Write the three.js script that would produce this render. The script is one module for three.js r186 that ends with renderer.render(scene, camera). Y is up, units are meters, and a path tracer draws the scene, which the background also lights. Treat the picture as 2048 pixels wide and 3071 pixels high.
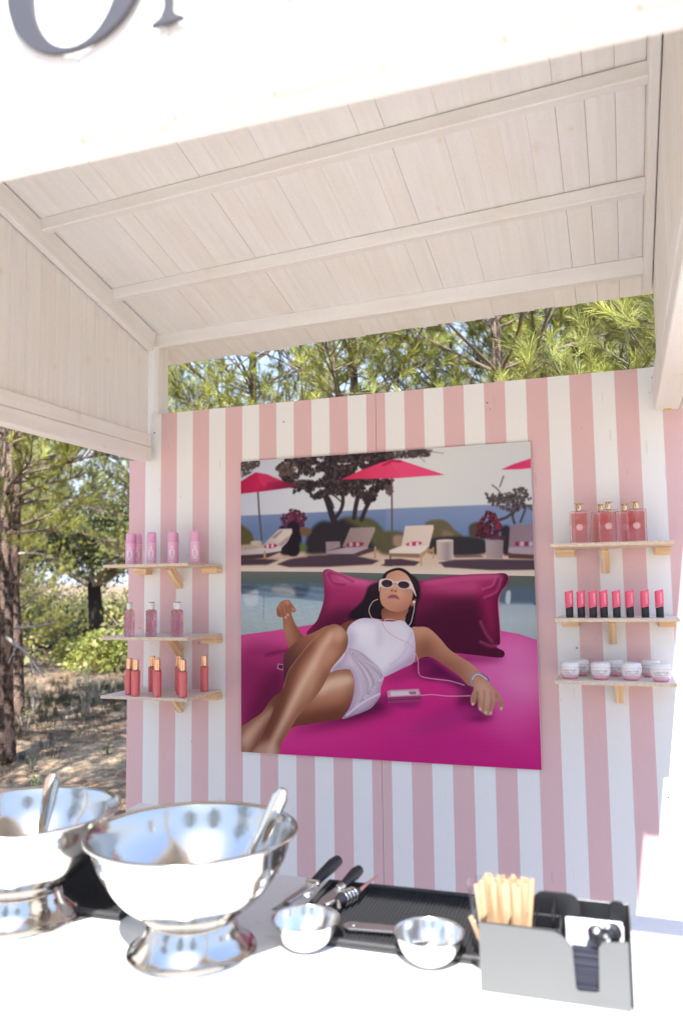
import * as THREE from 'three';
import { mergeGeometries } from 'three/addons/utils/BufferGeometryUtils.js';
import { RoundedBoxGeometry } from 'three/addons/geometries/RoundedBoxGeometry.js';

// ---------------------------------------------------------------- camera, sky, sun, exposure
const scene = new THREE.Scene();
const camera = new THREE.PerspectiveCamera(65.29, 682 / 1024, 0.05, 1200);
camera.position.set(1.674, 1.55, 2.685);
camera.quaternion.setFromRotationMatrix(new THREE.Matrix4().makeBasis(
  new THREE.Vector3(0.94418502, -0.01302117, -0.32915816),
  new THREE.Vector3(0.04280792, 0.9955955, 0.08340908),
  new THREE.Vector3(0.3266223, -0.09284418, 0.94058377)));
camera.focus = 2.75;
camera.userData.fStop = 3.0;

const renderer = new THREE.WebGLRenderer({ antialias: true });
renderer.setSize(682, 1024);
renderer.toneMapping = THREE.LinearToneMapping;
renderer.toneMappingExposure = 2.8;
renderer.shadowMap.enabled = true;
renderer.shadowMap.type = THREE.PCFSoftShadowMap;

const SUN_DIR = new THREE.Vector3(0.169, 1.38, 1).normalize();
const sun = new THREE.DirectionalLight(new THREE.Color().setRGB(1.0, 0.985, 0.955), 4.3);
sun.position.copy(SUN_DIR).multiplyScalar(40);
sun.castShadow = true;
sun.shadow.mapSize.set(4096, 4096);
Object.assign(sun.shadow.camera, { left: -26, right: 26, top: 26, bottom: -26, near: 1, far: 120 });
scene.add(sun, sun.target);

{ // clear summer sky: pale towards the horizon, blue overhead, brighter round the sun
  const W = 256, H = 128, data = new Float32Array(W * H * 4);
  const stops = [[0, 0.42, 0.46, 0.52], [0.12, 0.37, 0.44, 0.55], [0.3, 0.33, 0.46, 0.69], [0.6, 0.26, 0.39, 0.68], [1, 0.20, 0.32, 0.60]];
  for (let j = 0; j < H; j++) for (let i = 0; i < W; i++) {
    const el = ((j + 0.5) / H - 0.5) * Math.PI, az = ((i + 0.5) / W - 0.5) * 2 * Math.PI;
    const d = new THREE.Vector3(Math.cos(el) * Math.cos(az), Math.sin(el), Math.cos(el) * Math.sin(az));
    const t = Math.max(0, Math.sin(el));
    let k = 0; while (k < stops.length - 2 && t > stops[k + 1][0]) k++;
    const a = stops[k], b = stops[k + 1], m = Math.min(1, Math.max(0, (t - a[0]) / (b[0] - a[0])));
    const g = 0.5 * Math.pow(Math.max(0, d.dot(SUN_DIR)), 12);
    for (let c = 0; c < 3; c++) data[(j * W + i) * 4 + c] = (a[c + 1] + (b[c + 1] - a[c + 1]) * m) + g * [1, 0.97, 0.9][c];
    data[(j * W + i) * 4 + 3] = 1;
  }
  const t = new THREE.DataTexture(data, W, H, THREE.RGBAFormat, THREE.FloatType);
  t.mapping = THREE.EquirectangularReflectionMapping; t.magFilter = t.minFilter = THREE.LinearFilter; t.needsUpdate = true;
  scene.background = t; scene.environment = t;
}

// ---------------------------------------------------------------- helpers
const RNG = (s) => () => { s |= 0; s = (s + 0x6d2b79f5) | 0; let t = Math.imul(s ^ (s >>> 15), 1 | s); t = (t + Math.imul(t ^ (t >>> 7), 61 | t)) ^ t; return ((t ^ (t >>> 14)) >>> 0) / 4294967296; };
const R0 = RNG(7);
const lin = (r, g, b) => new THREE.Color().setRGB(r, g, b);
const V = (x, y, z) => new THREE.Vector3(x, y, z);
const taken = {};
const numbered = (n) => { const k = taken[n] = (taken[n] ?? -1) + 1; return k ? `${n}_${String(k).padStart(3, '0')}` : n; };
function tag(o, label, category, group, kind) { if (label) o.userData.label = label; if (category) o.userData.category = category; if (group) o.userData.group = group; if (kind) o.userData.kind = kind; return o; }
function shade(o) { o.castShadow = true; o.receiveShadow = true; return o; }
function thing(name, label, category, p = [0, 0, 0], turn = 0, group) {
  const o = new THREE.Group(); o.name = numbered(name); o.position.set(...p); o.rotation.y = turn; scene.add(o);
  return tag(o, label, category, group);
}
function part(name, g, m, parent) { const o = shade(new THREE.Mesh(g, m)); o.name = name; parent.add(o); return o; }
function solo(name, g, m, label, category, p = [0, 0, 0], group, turn = 0) {
  const o = shade(new THREE.Mesh(g, m)); o.name = numbered(name); o.position.set(...p); o.rotation.y = turn; scene.add(o);
  return tag(o, label, category, group);
}
function struct(name, g, m) { const o = shade(new THREE.Mesh(g, m)); o.name = numbered(name); scene.add(o); o.userData.kind = 'structure'; return o; }
function copyOf(root, p, turn, label, group) { const r = root.clone(); r.name = numbered(root.name.replace(/_\d{3}$/, '')); r.userData = { ...root.userData, label }; if (group) r.userData.group = group; scene.add(r); r.position.set(...p); r.rotation.y = turn; return r; }

// a box with chamfered edges; uv in metres, v along the long axis ('x','y','z')
function cbox(sx, sy, sz, c = 0.0015, long = 'x', off = 0) {
  const h = [sx / 2, sy / 2, sz / 2], pos = [], nor = [], uv = [], la = 'xyz'.indexOf(long);
  const pt = (s, ax) => [0, 1, 2].map((k) => s[k] * (h[k] - (k === ax ? 0 : c)));
  const put = (ps, n) => {
    const ax = [0, 1, 2].reduce((a, k) => (Math.abs(n[k]) > Math.abs(n[a]) + 1e-6 ? k : a), 0);
    const o = [0, 1, 2].filter((k) => k !== ax), vv = o.includes(la) ? la : o[1], uu = o.find((k) => k !== vv);
    const e1 = ps[1].map((x, k) => x - ps[0][k]), e2 = ps[2].map((x, k) => x - ps[0][k]);
    const cr = [e1[1] * e2[2] - e1[2] * e2[1], e1[2] * e2[0] - e1[0] * e2[2], e1[0] * e2[1] - e1[1] * e2[0]];
    const q = cr[0] * n[0] + cr[1] * n[1] + cr[2] * n[2] < 0 ? [...ps].reverse() : ps;
    for (const tri of (q.length === 4 ? [[0, 1, 2], [0, 2, 3]] : [[0, 1, 2]])) for (const k of tri) { pos.push(...q[k]); nor.push(...n); uv.push(q[k][uu] + off * 0.37, q[k][vv] + off); }
  };
  for (let a = 0; a < 3; a++) for (const s of [-1, 1]) {
    const [b, d] = [0, 1, 2].filter((k) => k !== a), mk = (u, w) => { const r = [0, 0, 0]; r[a] = s; r[b] = u; r[d] = w; return pt(r, a); };
    const n = [0, 0, 0]; n[a] = s; put([mk(-1, -1), mk(1, -1), mk(1, 1), mk(-1, 1)], n);
  }
  for (let a = 0; a < 3; a++) { const [b, d] = [0, 1, 2].filter((k) => k !== a);
    for (const sb of [-1, 1]) for (const sd of [-1, 1]) {
      const mk = (sa, ax) => { const r = [0, 0, 0]; r[a] = sa; r[b] = sb; r[d] = sd; return pt(r, ax); };
      const n = [0, 0, 0]; n[b] = sb * Math.SQRT1_2; n[d] = sd * Math.SQRT1_2; put([mk(-1, b), mk(1, b), mk(1, d), mk(-1, d)], n);
    } }
  for (const a of [-1, 1]) for (const b of [-1, 1]) for (const d of [-1, 1]) put([0, 1, 2].map((ax) => pt([a, b, d], ax)), [a, b, d].map((x) => x / Math.sqrt(3)));
  const g = new THREE.BufferGeometry();
  g.setAttribute('position', new THREE.Float32BufferAttribute(pos, 3)); g.setAttribute('normal', new THREE.Float32BufferAttribute(nor, 3)); g.setAttribute('uv', new THREE.Float32BufferAttribute(uv, 2));
  return g;
}
const moved = (g, x, y, z) => g.translate(x, y, z);
function tube(pts, radii, sides = 7, uvLen = 1) { // tapered tube through points
  const P = pts.map((p) => (p.isVector3 ? p : V(...p))), n = P.length, pos = [], nor = [], uv = [], idx = [];
  let up = V(0.31, 0.2, 0.93).normalize(), acc = 0;
  for (let i = 0; i < n; i++) {
    const t = P[Math.min(i + 1, n - 1)].clone().sub(P[Math.max(i - 1, 0)]).normalize();
    const s = up.clone().cross(t).normalize(); if (s.lengthSq() < 0.1) s.set(1, 0, 0); const u = t.clone().cross(s).normalize(); up = u.lengthSq() ? u : up;
    if (i) acc += P[i].distanceTo(P[i - 1]);
    for (let k = 0; k <= sides; k++) { const a = (k / sides) * 2 * Math.PI, d = s.clone().multiplyScalar(Math.cos(a)).addScaledVector(up, Math.sin(a)); const q = P[i].clone().addScaledVector(d, radii[i] ?? radii);
      pos.push(q.x, q.y, q.z); nor.push(d.x, d.y, d.z); uv.push(k / sides, acc / uvLen); }
  }
  for (let i = 0; i < n - 1; i++) for (let k = 0; k < sides; k++) { const a = i * (sides + 1) + k, b = a + sides + 1; idx.push(a, b, a + 1, b, b + 1, a + 1); }
  for (const e of [0, n - 1]) { const c = pos.length / 3; pos.push(P[e].x, P[e].y, P[e].z); const t = P[e].clone().sub(P[e ? e - 1 : 1]).normalize(); nor.push(t.x, t.y, t.z); uv.push(0.5, 0.5);
    for (let k = 0; k < sides; k++) { const a = e * (sides + 1) + k; idx.push(...(e ? [a, a + 1, c] : [a + 1, a, c])); } }
  const g = new THREE.BufferGeometry();
  g.setAttribute('position', new THREE.Float32BufferAttribute(pos, 3)); g.setAttribute('normal', new THREE.Float32BufferAttribute(nor, 3)); g.setAttribute('uv', new THREE.Float32BufferAttribute(uv, 2)); g.setIndex(idx.map((q) => q));
  // make the winding agree with the normals
  const a = V(0, 0, 0), b = V(0, 0, 0), c = V(0, 0, 0); a.fromArray(pos, idx[0] * 3); b.fromArray(pos, idx[1] * 3); c.fromArray(pos, idx[2] * 3);
  const fn = b.sub(a).cross(c.sub(a)), m = V(0, 0, 0).fromArray(nor, idx[0] * 3); if (fn.dot(m) < 0) { for (let i = 0; i < sides * (n - 1) * 6; i += 3) { const t = idx[i]; idx[i] = idx[i + 1]; idx[i + 1] = t; } g.setIndex(idx); }
  return g;
}
const lathe = (pts, seg = 48) => new THREE.LatheGeometry(pts.map(([x, y]) => new THREE.Vector2(x, y)), seg);
const smooth = (pts, n = 6) => new THREE.SplineCurve(pts.map(([x, y]) => new THREE.Vector2(x, y))).getPoints((pts.length - 1) * n).map((p) => [Math.max(0, p.x), p.y]);

// ---------------------------------------------------------------- textures
function canvas(w, h, draw) { const c = document.createElement('canvas'); c.width = w; c.height = h; draw(c.getContext('2d'), w, h); return c; }
function ctex(c, color = true, repeat = false) { const t = new THREE.CanvasTexture(c); if (color) t.colorSpace = THREE.SRGBColorSpace; if (repeat) t.wrapS = t.wrapT = THREE.RepeatWrapping; t.anisotropy = 8; return t; }
const mixc = (a, b, t) => a.map((x, i) => Math.round(x + (b[i] - x) * t));
const css = (c, a = 1) => `rgba(${c[0]},${c[1]},${c[2]},${a})`;
// tiling value noise
function noiseField(w, h, cells, seed) {
  const r = RNG(seed), g = Float32Array.from({ length: cells[0] * cells[1] }, r), out = new Float32Array(w * h), f = (t) => t * t * (3 - 2 * t);
  for (let y = 0; y < h; y++) for (let x = 0; x < w; x++) { const u = (x / w) * cells[0], v = (y / h) * cells[1], i = Math.floor(u), j = Math.floor(v), a = f(u - i), b = f(v - j), I = (i + 1) % cells[0], J = (j + 1) % cells[1];
    out[y * w + x] = (g[j * cells[0] + i] * (1 - a) + g[j * cells[0] + I] * a) * (1 - b) + (g[J * cells[0] + i] * (1 - a) + g[J * cells[0] + I] * a) * b; }
  return out;
}
function fieldTex(w, h, fn, color) { const d = new Uint8Array(w * h * 4); for (let i = 0; i < w * h; i++) { const c = fn(i, i % w, (i / w) | 0); d[i * 4] = c[0]; d[i * 4 + 1] = c[1]; d[i * 4 + 2] = c[2]; d[i * 4 + 3] = 255; }
  const t = new THREE.DataTexture(d, w, h); t.wrapS = t.wrapT = THREE.RepeatWrapping; t.magFilter = THREE.LinearFilter; t.minFilter = THREE.LinearMipmapLinearFilter; t.generateMipmaps = true; if (color) t.colorSpace = THREE.SRGBColorSpace; t.needsUpdate = true; return t; }
const cl = (x) => Math.max(0, Math.min(255, x));
// ---------------------------------------------------------------- materials
const paintTex = (() => { // white paint rubbed thin over pine: long grain, tan patches where the wood shows, knots
  const w = 512, h = 1024, a = noiseField(w, h, [90, 6], 1), b = noiseField(w, h, [200, 14], 2), c = noiseField(w, h, [6, 4], 3), e = noiseField(w, h, [256, 256], 4);
  const r = RNG(21), kn = Array.from({ length: 9 }, () => [r() * w, r() * h, 5 + r() * 7]);
  const k = new Float32Array(w * h);
  for (let y = 0; y < h; y++) for (let x = 0; x < w; x++) for (const [kx, ky, kr] of kn) { const d = Math.hypot(x - kx, (y - ky) * 0.55); if (d < kr * 3) k[y * w + x] += Math.max(0, 1 - d / (kr * 1.2)) * 0.9 + 0.25 * Math.max(0, Math.sin(d * 0.9)) * Math.max(0, 1 - d / (kr * 3)); }
  const col = fieldTex(w, h, (i) => { const wear = Math.max(0, (c[i] - 0.45) * 1.15) * (0.4 + 0.6 * a[i]) + 0.2 * Math.max(0, b[i] - 0.62) + k[i] * 0.8; const t = Math.min(1, wear), n = (e[i] - 0.5) * 5 + (a[i] - 0.5) * 7;
    return [cl(243 - 8 * t + n), cl(241 - 14 * t + n), cl(238 - 22 * t + n)]; }, true);
  const bump = fieldTex(w, h, (i) => { const v = cl(128 + (a[i] - 0.5) * 90 + (b[i] - 0.5) * 90 - k[i] * 40); return [v, v, v]; }, false);
  return { col, bump };
})();
const M = {};
M.paint = new THREE.MeshStandardMaterial({ color: lin(0.95, 0.95, 0.95), map: paintTex.col, bumpMap: paintTex.bump, bumpScale: 0.0006, roughness: 0.62 });
M.paintB = new THREE.MeshStandardMaterial({ color: lin(0.93, 0.925, 0.918), map: paintTex.col, bumpMap: paintTex.bump, bumpScale: 0.0008, roughness: 0.66 });
M.paintC = new THREE.MeshStandardMaterial({ color: lin(0.945, 0.938, 0.928), map: paintTex.col, bumpMap: paintTex.bump, bumpScale: 0.0007, roughness: 0.64 });
const PAINTS = [M.paint, M.paintB, M.paintC];
M.felt = new THREE.MeshStandardMaterial({ color: lin(0.12, 0.11, 0.1), roughness: 0.95 });
const woodTex = (base, dark, seed, rings) => { const w = 256, h = 512, a = noiseField(w, h, [rings, 3], seed), b = noiseField(w, h, [120, 8], seed + 1), c = noiseField(w, h, [4, 3], seed + 2);
  return fieldTex(w, h, (i) => { const t = Math.min(1, Math.max(0, Math.pow(a[i], 2) * 0.8 + 0.35 * b[i] + 0.3 * (c[i] - 0.5))); const m = mixc(base, dark, t); return m.map(cl); }, true); };
M.pine = new THREE.MeshStandardMaterial({ map: (() => { const t = woodTex([246, 222, 186], [216, 174, 126], 31, 26); t.repeat.set(8, 3); return t; })(), roughness: 0.6 });
M.stir = new THREE.MeshStandardMaterial({ map: (() => { const t = woodTex([192, 162, 128], [166, 132, 98], 41, 22); t.repeat.set(20, 4); return t; })(), roughness: 0.6 });
M.ply = new THREE.MeshStandardMaterial({ map: (() => { // plywood edge: thin layers with dark flecks
  const w = 512, h = 64, n = noiseField(w, h, [64, 8], 51), f = noiseField(w, h, [90, 16], 52);
  const t = fieldTex(w, h, (i, x, y) => { const layer = Math.floor(y / 12.8) % 2; const m = mixc(layer ? [226, 200, 168] : [243, 228, 205], [130, 92, 62], f[i] > 0.86 ? 0.7 : n[i] * 0.25); return m; }, true); return t; })(), roughness: 0.65 });
M.laminate = new THREE.MeshStandardMaterial({ map: fieldTex(256, 256, (() => { const a = noiseField(256, 256, [24, 5], 61), b = noiseField(256, 256, [128, 128], 62); return (i) => { const n = (a[i] - 0.5) * 12 + (b[i] - 0.5) * 6; return [cl(226 + n), cl(221 + n), cl(216 + n)]; }; })(), true), roughness: 0.55 });
M.screw = new THREE.MeshStandardMaterial({ color: lin(0.35, 0.34, 0.33), metalness: 1, roughness: 0.4 });
M.steel = new THREE.MeshStandardMaterial({ color: lin(0.80, 0.78, 0.75), metalness: 1, roughness: 0.09 });
M.steelSatin = new THREE.MeshStandardMaterial({ color: lin(0.66, 0.655, 0.65), metalness: 1, roughness: 0.32, bumpMap: fieldTex(256, 256, (() => { const a = noiseField(256, 256, [3, 200], 66); return (i) => { const v = a[i] * 255; return [v, v, v]; }; })(), false), bumpScale: 0.00005 });
M.caddySteel = new THREE.MeshStandardMaterial({ color: lin(0.215, 0.215, 0.21), metalness: 1, roughness: 0.36 });
M.black = new THREE.MeshStandardMaterial({ color: lin(0.012, 0.012, 0.015), roughness: 0.45 });
M.rubber = new THREE.MeshStandardMaterial({ color: lin(0.03, 0.03, 0.032), roughness: 0.5 });
M.gold = new THREE.MeshStandardMaterial({ color: lin(0.83, 0.60, 0.33), metalness: 1, roughness: 0.2 });
M.rose = new THREE.MeshStandardMaterial({ color: lin(0.90, 0.62, 0.44), metalness: 1, roughness: 0.13 });
M.counter = new THREE.MeshStandardMaterial({ map: fieldTex(512, 512, (() => { const a = noiseField(512, 512, [11, 7], 87), b = noiseField(512, 512, [60, 9], 88), c = noiseField(512, 512, [256, 256], 89); return (i) => { const n = (a[i] - 0.5) * 9 + (b[i] - 0.5) * 6 + (c[i] - 0.5) * 4 - (b[i] > 0.88 && a[i] > 0.6 ? 22 : 0); return [cl(232 + n), cl(231 + n), cl(229 + n)]; }; })(), true), roughness: 0.35 });
M.sign = new THREE.MeshStandardMaterial({ color: lin(0.055, 0.052, 0.062), roughness: 0.5 });

M.deck = new THREE.MeshStandardMaterial({ color: lin(0.74, 0.66, 0.56), map: paintTex.col, bumpMap: paintTex.bump, bumpScale: 0.001, roughness: 0.8 });

// ---------------------------------------------------------------- ground
{
  const w = 1024, a = noiseField(w, w, [9, 9], 71), b = noiseField(w, w, [40, 40], 72), c = noiseField(w, w, [190, 190], 73), d = noiseField(w, w, [512, 512], 74);
  const litter = canvas(w, w, (x) => { x.fillStyle = '#000'; x.fillRect(0, 0, w, w); const r = RNG(75); for (let i = 0; i < 26000; i++) { const px = r() * w, py = r() * w, an = r() * 6.3, l = 5 + r() * 9; x.strokeStyle = css([r() * 255 | 0, 0, 0]); x.lineWidth = 0.8 + r(); x.beginPath(); x.moveTo(px, py); x.lineTo(px + Math.cos(an) * l, py + Math.sin(an) * l); x.stroke(); } });
  const ld = litter.getContext('2d').getImageData(0, 0, w, w).data;
  const map = fieldTex(w, w, (i) => { const m = Math.min(1, Math.max(0, (a[i] * 0.6 + b[i] * 0.5 - 0.42) * 2.4)); const n = (c[i] - 0.5) * 40 + (d[i] - 0.5) * 34, l = ld[i * 4] / 255;
    const sand = [164, 142, 116], need = [120, 95, 75]; let q = mixc(sand, need, m); q = mixc(q, l > 0.6 ? [176, 138, 100] : [80, 58, 44], l > 0.05 ? 0.55 * (0.35 + m * 0.65) : 0); return q.map((v) => cl(v + n)); }, true);
  map.repeat.set(100, 100);
  const g = new THREE.PlaneGeometry(500, 500, 220, 220); g.rotateX(-Math.PI / 2); const p = g.attributes.position;
  for (let i = 0; i < p.count; i++) { const x = p.getX(i), z = p.getZ(i), d2 = Math.hypot(x - 1.7, z - 1.5); p.setY(i, d2 < 3.2 ? 0 : Math.min(1, (d2 - 3.2) / 6) * (0.05 * Math.sin(x * 0.9 + z * 0.5) + 0.05 * Math.sin(z * 1.3 - x * 0.4) + Math.max(0, d2 - 30) * 0.012)); }
  g.computeVertexNormals();
  const bump = fieldTex(512, 512, (() => { const u = noiseField(512, 512, [60, 60], 77), v = noiseField(512, 512, [200, 200], 78); return (i) => { const q = cl(120 + (u[i] - 0.5) * 140 + (v[i] - 0.5) * 120); return [q, q, q]; }; })(), false); bump.repeat.set(140, 140);
  struct('ground', g, new THREE.MeshStandardMaterial({ map, bumpMap: bump, bumpScale: 0.03, roughness: 0.95 }));
}

{ // pale boardwalk in front of the kiosk, behind the viewer
  const deck = struct('boardwalk', moved(cbox(9, 0.04, 5.4, 0.004, 'x'), 1.2, 0.045, 6.1), M.deck);
  for (let k = 0; k < 25; k++) { const o = part('deck_board', cbox(8.98, 0.02, 0.205, 0.003, 'x', k * 1.3), M.deck, deck); o.position.set(1.2, 0.0765, 3.52 + k * 0.2105); }
}

// ---------------------------------------------------------------- kiosk
const kiosk = thing('wooden_kiosk', 'white painted wooden kiosk with sloping plank roof and tall front fascia', 'kiosk', [0, 0, 0]);
const SL = 0.25, AL = Math.atan(SL), roofY = (z) => 2.56 + SL * z;
{
  const cs = Math.cos(AL);
  const roof = part('roof', cbox(2.08, 0.012, 2.20, 0.002, 'z'), M.felt, kiosk);
  roof.position.set(0.876, 2.56 + 0.0262 + 0.92 * SL, 0.92); roof.rotation.x = -AL;
  const bw = 0.0713, r = RNG(3), geo = [0, 1, 2, 3].map((k) => cbox(bw - 0.0012, 0.018, 1, 0.0022, 'z', k * 0.73));
  for (let k = -18; k < 11; k++) {
    const x = 1.139 + bw * (k + 0.5), zb = -0.25 + 0.05 * (x + 0.1) + (r() - 0.5) * 0.012, z1 = 2.03, len = (z1 - zb) / cs, dy = (r() - 0.5) * 0.0016;
    const o = part('plank', geo[(k + 20) % 4].clone(), PAINTS[Math.floor(r() * 3)], roof);
    o.geometry = cbox(bw - (r() < 0.16 ? 0.0016 : 0.0002), 0.018, len, r() < 0.3 ? 0.0008 : 0.0003, 'z', r() * 9);
    // in the frame of the roof sheet (its centre at z 0.92)
    o.position.set(x - 0.876, -0.0262 * cs + 0.010 + dy, ((zb + z1) / 2 - 0.92) / cs + 0.0262 * Math.sin(AL));
  }
  // purlins, from the left gable to the right one
  const purlin = (zl, zr, hgt, dep, lower = 0) => { const x0 = -0.052, x1 = 1.806, zc = (zl + zr) / 2, g = cbox(Math.hypot(x1 - x0, zr - zl), hgt, dep, 0.003, 'x', r() * 5); const o = part('purlin', g, M.paint, kiosk);
    o.position.set((x0 + x1) / 2, roofY(zc) - hgt / 2 - 0.0006 - lower, zc - dep / 2); o.rotation.y = -Math.atan2(zr - zl, x1 - x0); o.rotation.z = 0.25 * (zr - zl) / (x1 - x0); o.rotation.x = 0.04; return o; };
  purlin(0.68, 0.80, 0.040, 0.036); purlin(0.30, 0.425, 0.040, 0.036); purlin(-0.012, 0.066, 0.054, 0.04, -0.003); purlin(1.2, 1.3, 0.045, 0.045); purlin(1.68, 1.72, 0.045, 0.045);
  // gables
  const gable = (side, xi, yb) => { // side -1 left, +1 right; xi inner face of the planks
    const rw = side > 0 ? 0.073 : 0.05, rx = side > 0 ? 0.0245 : -0.008; const rail = part('gable', cbox(rw, 0.052, 1.93, 0.003, 'z', side), M.paintC, kiosk); rail.position.set(xi + rx, yb + 0.026, 0.985);
    const rail2 = part('rail', cbox(0.044, 0.05, 1.93, 0.003, 'z', 2 + side), M.paint, kiosk); rail2.position.set(xi + side * 0.008, yb + 0.0785, 0.985);
    const pw = 0.069; let i = 0;
    for (let z = 0.02; z < 1.93; z += pw, i++) { const y0 = yb + 0.02, y1 = roofY(z) - 0.012; const o = part('plank', cbox(0.016, y1 - y0, pw - 0.0012, 0.0024, 'y', r() * 9), PAINTS[Math.floor(r() * 3)], rail);
      o.position.set(side * 0.010 - rx + (r() - 0.5) * 0.001, (y0 + y1) / 2 - (yb + 0.026), z + pw / 2 - 0.985); }
    const raft = part('rafter', cbox(0.024, 0.082, 1.99, 0.003, 'z', 3 + side), M.paint, kiosk); raft.position.set(xi - side * 0.0125, roofY(0.985) - 0.046, 0.985); raft.rotation.x = -AL;
  };
  gable(-1, -0.044, 2.045); gable(1, 1.806, 2.088);
  // thicker batten on the outer face of the right-hand rail, rear half only
  const bt = part('batten', cbox(0.044, 0.10, 0.936, 0.003, 'z', 4), M.paintB, kiosk); bt.position.set(1.8905, 2.138, 0.483); part('tape', cbox(0.022, 0.0006, 0.03, 0.0002, 'x'), new THREE.MeshStandardMaterial({ color: lin(0.75, 0.6, 0.08), roughness: 0.6 }), kiosk).position.set(1.832, 2.0872, 0.03);
  // corner posts
  for (const [x, z, w, top] of [[-0.067, -0.058, 0.078, 2.53], [1.858, -0.058, 0.084, 2.53], [-0.094, 1.90, 0.07, 3.0], [1.90, 1.90, 0.04, 3.0]]) { const o = part('post', cbox(w, top, 0.078, 0.004, 'y', x), M.paint, kiosk); o.position.set(x, top / 2, z); }
  // front fascia: bottom beam and upright boards over it
  const fas = part('fascia', cbox(2.02, 0.09, 0.035, 0.003, 'x', 5), M.paintC, kiosk); fas.position.set(0.876, 2.05 + 0.045, 1.9475); fas.rotation.z = 0.004;
  const fw = 0.117;
  for (let k = 0; k < 18; k++) { const x = -0.16 + fw * (k + 0.5), y0 = 2.049 + 0.004 * (x - 0.876) + (r() - 0.5) * 0.004, y1 = 3.12; const o = part('plank', cbox(fw - 0.0008, y1 - y0, 0.016, 0.0018, 'y', r() * 9), PAINTS[Math.floor(r() * 3)], fas); o.position.set(x - 0.876, (y0 + y1) / 2 - 2.095, 0.0265); o.rotation.z = -0.004; }
  const cap = part('fascia_cap', cbox(2.12, 0.03, 0.09, 0.004, 'x', 6), M.paint, kiosk); cap.position.set(0.876, 3.136, 1.96);
}
// sign letters on the fascia, held off it by pins
{
  const depth = 0.0035, z0 = 1.9865;
  const ell = (cx, cy, rx, ry, p, rev) => { const q = []; for (let i = 0; i < 96; i++) { const a = (i / 96) * 2 * Math.PI * (rev ? -1 : 1), c = Math.cos(a), s = Math.sin(a); q.push(new THREE.Vector2(cx + rx * Math.sign(c) * Math.abs(c) ** p, cy + ry * Math.sign(s) * Math.abs(s) ** p)); } return q; };
  const so = new THREE.Shape(ell(0, 0, 0.094, 0.098, 0.96)); so.holes.push(new THREE.Path(ell(0, 0, 0.060, 0.0925, 0.96, true)));
  const ext = (s) => new THREE.ExtrudeGeometry(s, { depth, bevelEnabled: true, bevelSize: 0.0006, bevelThickness: 0.0006, bevelSegments: 1, curveSegments: 16 });
  const o = thing('sign_letter', 'dark grey raised letter O on the white fascia', 'sign letter', [1.124, 2.245, z0], 0, 'raised letters on the fascia');
  part('face', ext(so), M.sign, o);
  for (const [x, y] of [[-0.02, -0.094], [0.05, -0.078], [0, 0.094]]) { const p = part('pin', tube([[x, y, -0.006], [x, y, 0.001]], [0.0022, 0.0022], 8), M.steelSatin, o); }
  const m = new THREE.Shape(); // a thin-and-thick M with serifs
  const b = [[0, 0], [0.038, 0], [0.038, 0.003], [0.028, 0.008], [0.0235, 0.018], [0.0235, 0.15], [0.094, 0.06], [0.098, 0.06], [0.168, 0.16], [0.168, 0.02], [0.16, 0.006], [0.152, 0.003], [0.152, 0], [0.218, 0], [0.218, 0.003], [0.206, 0.008], [0.201, 0.02], [0.201, 0.172], [0.206, 0.186], [0.218, 0.189], [0.218, 0.192], [0.176, 0.192], [0.112, 0.09], [0.046, 0.192], [0.002, 0.192], [0.002, 0.189], [0.010, 0.184], [0.0145, 0.172], [0.0145, 0.018], [0.010, 0.008], [0, 0.003]];
  b.forEach(([x, y], i) => (i ? m.lineTo(x, y) : m.moveTo(x, y)));
  const mm = thing('sign_letter', 'dark grey raised letter beside the O, only its lower serif in view', 'sign letter', [1.225, 2.1495, z0], 0, 'raised letters on the fascia');
  part('face', ext(m), M.sign, mm);
  for (const [x, y] of [[0.006, 0.004], [0.17, 0.02], [0.17, 0.18]]) part('pin', tube([[x, y - 0.004, -0.006], [x, y - 0.004, 0.001]], [0.0022, 0.0022], 8), M.steelSatin, mm);
}

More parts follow.
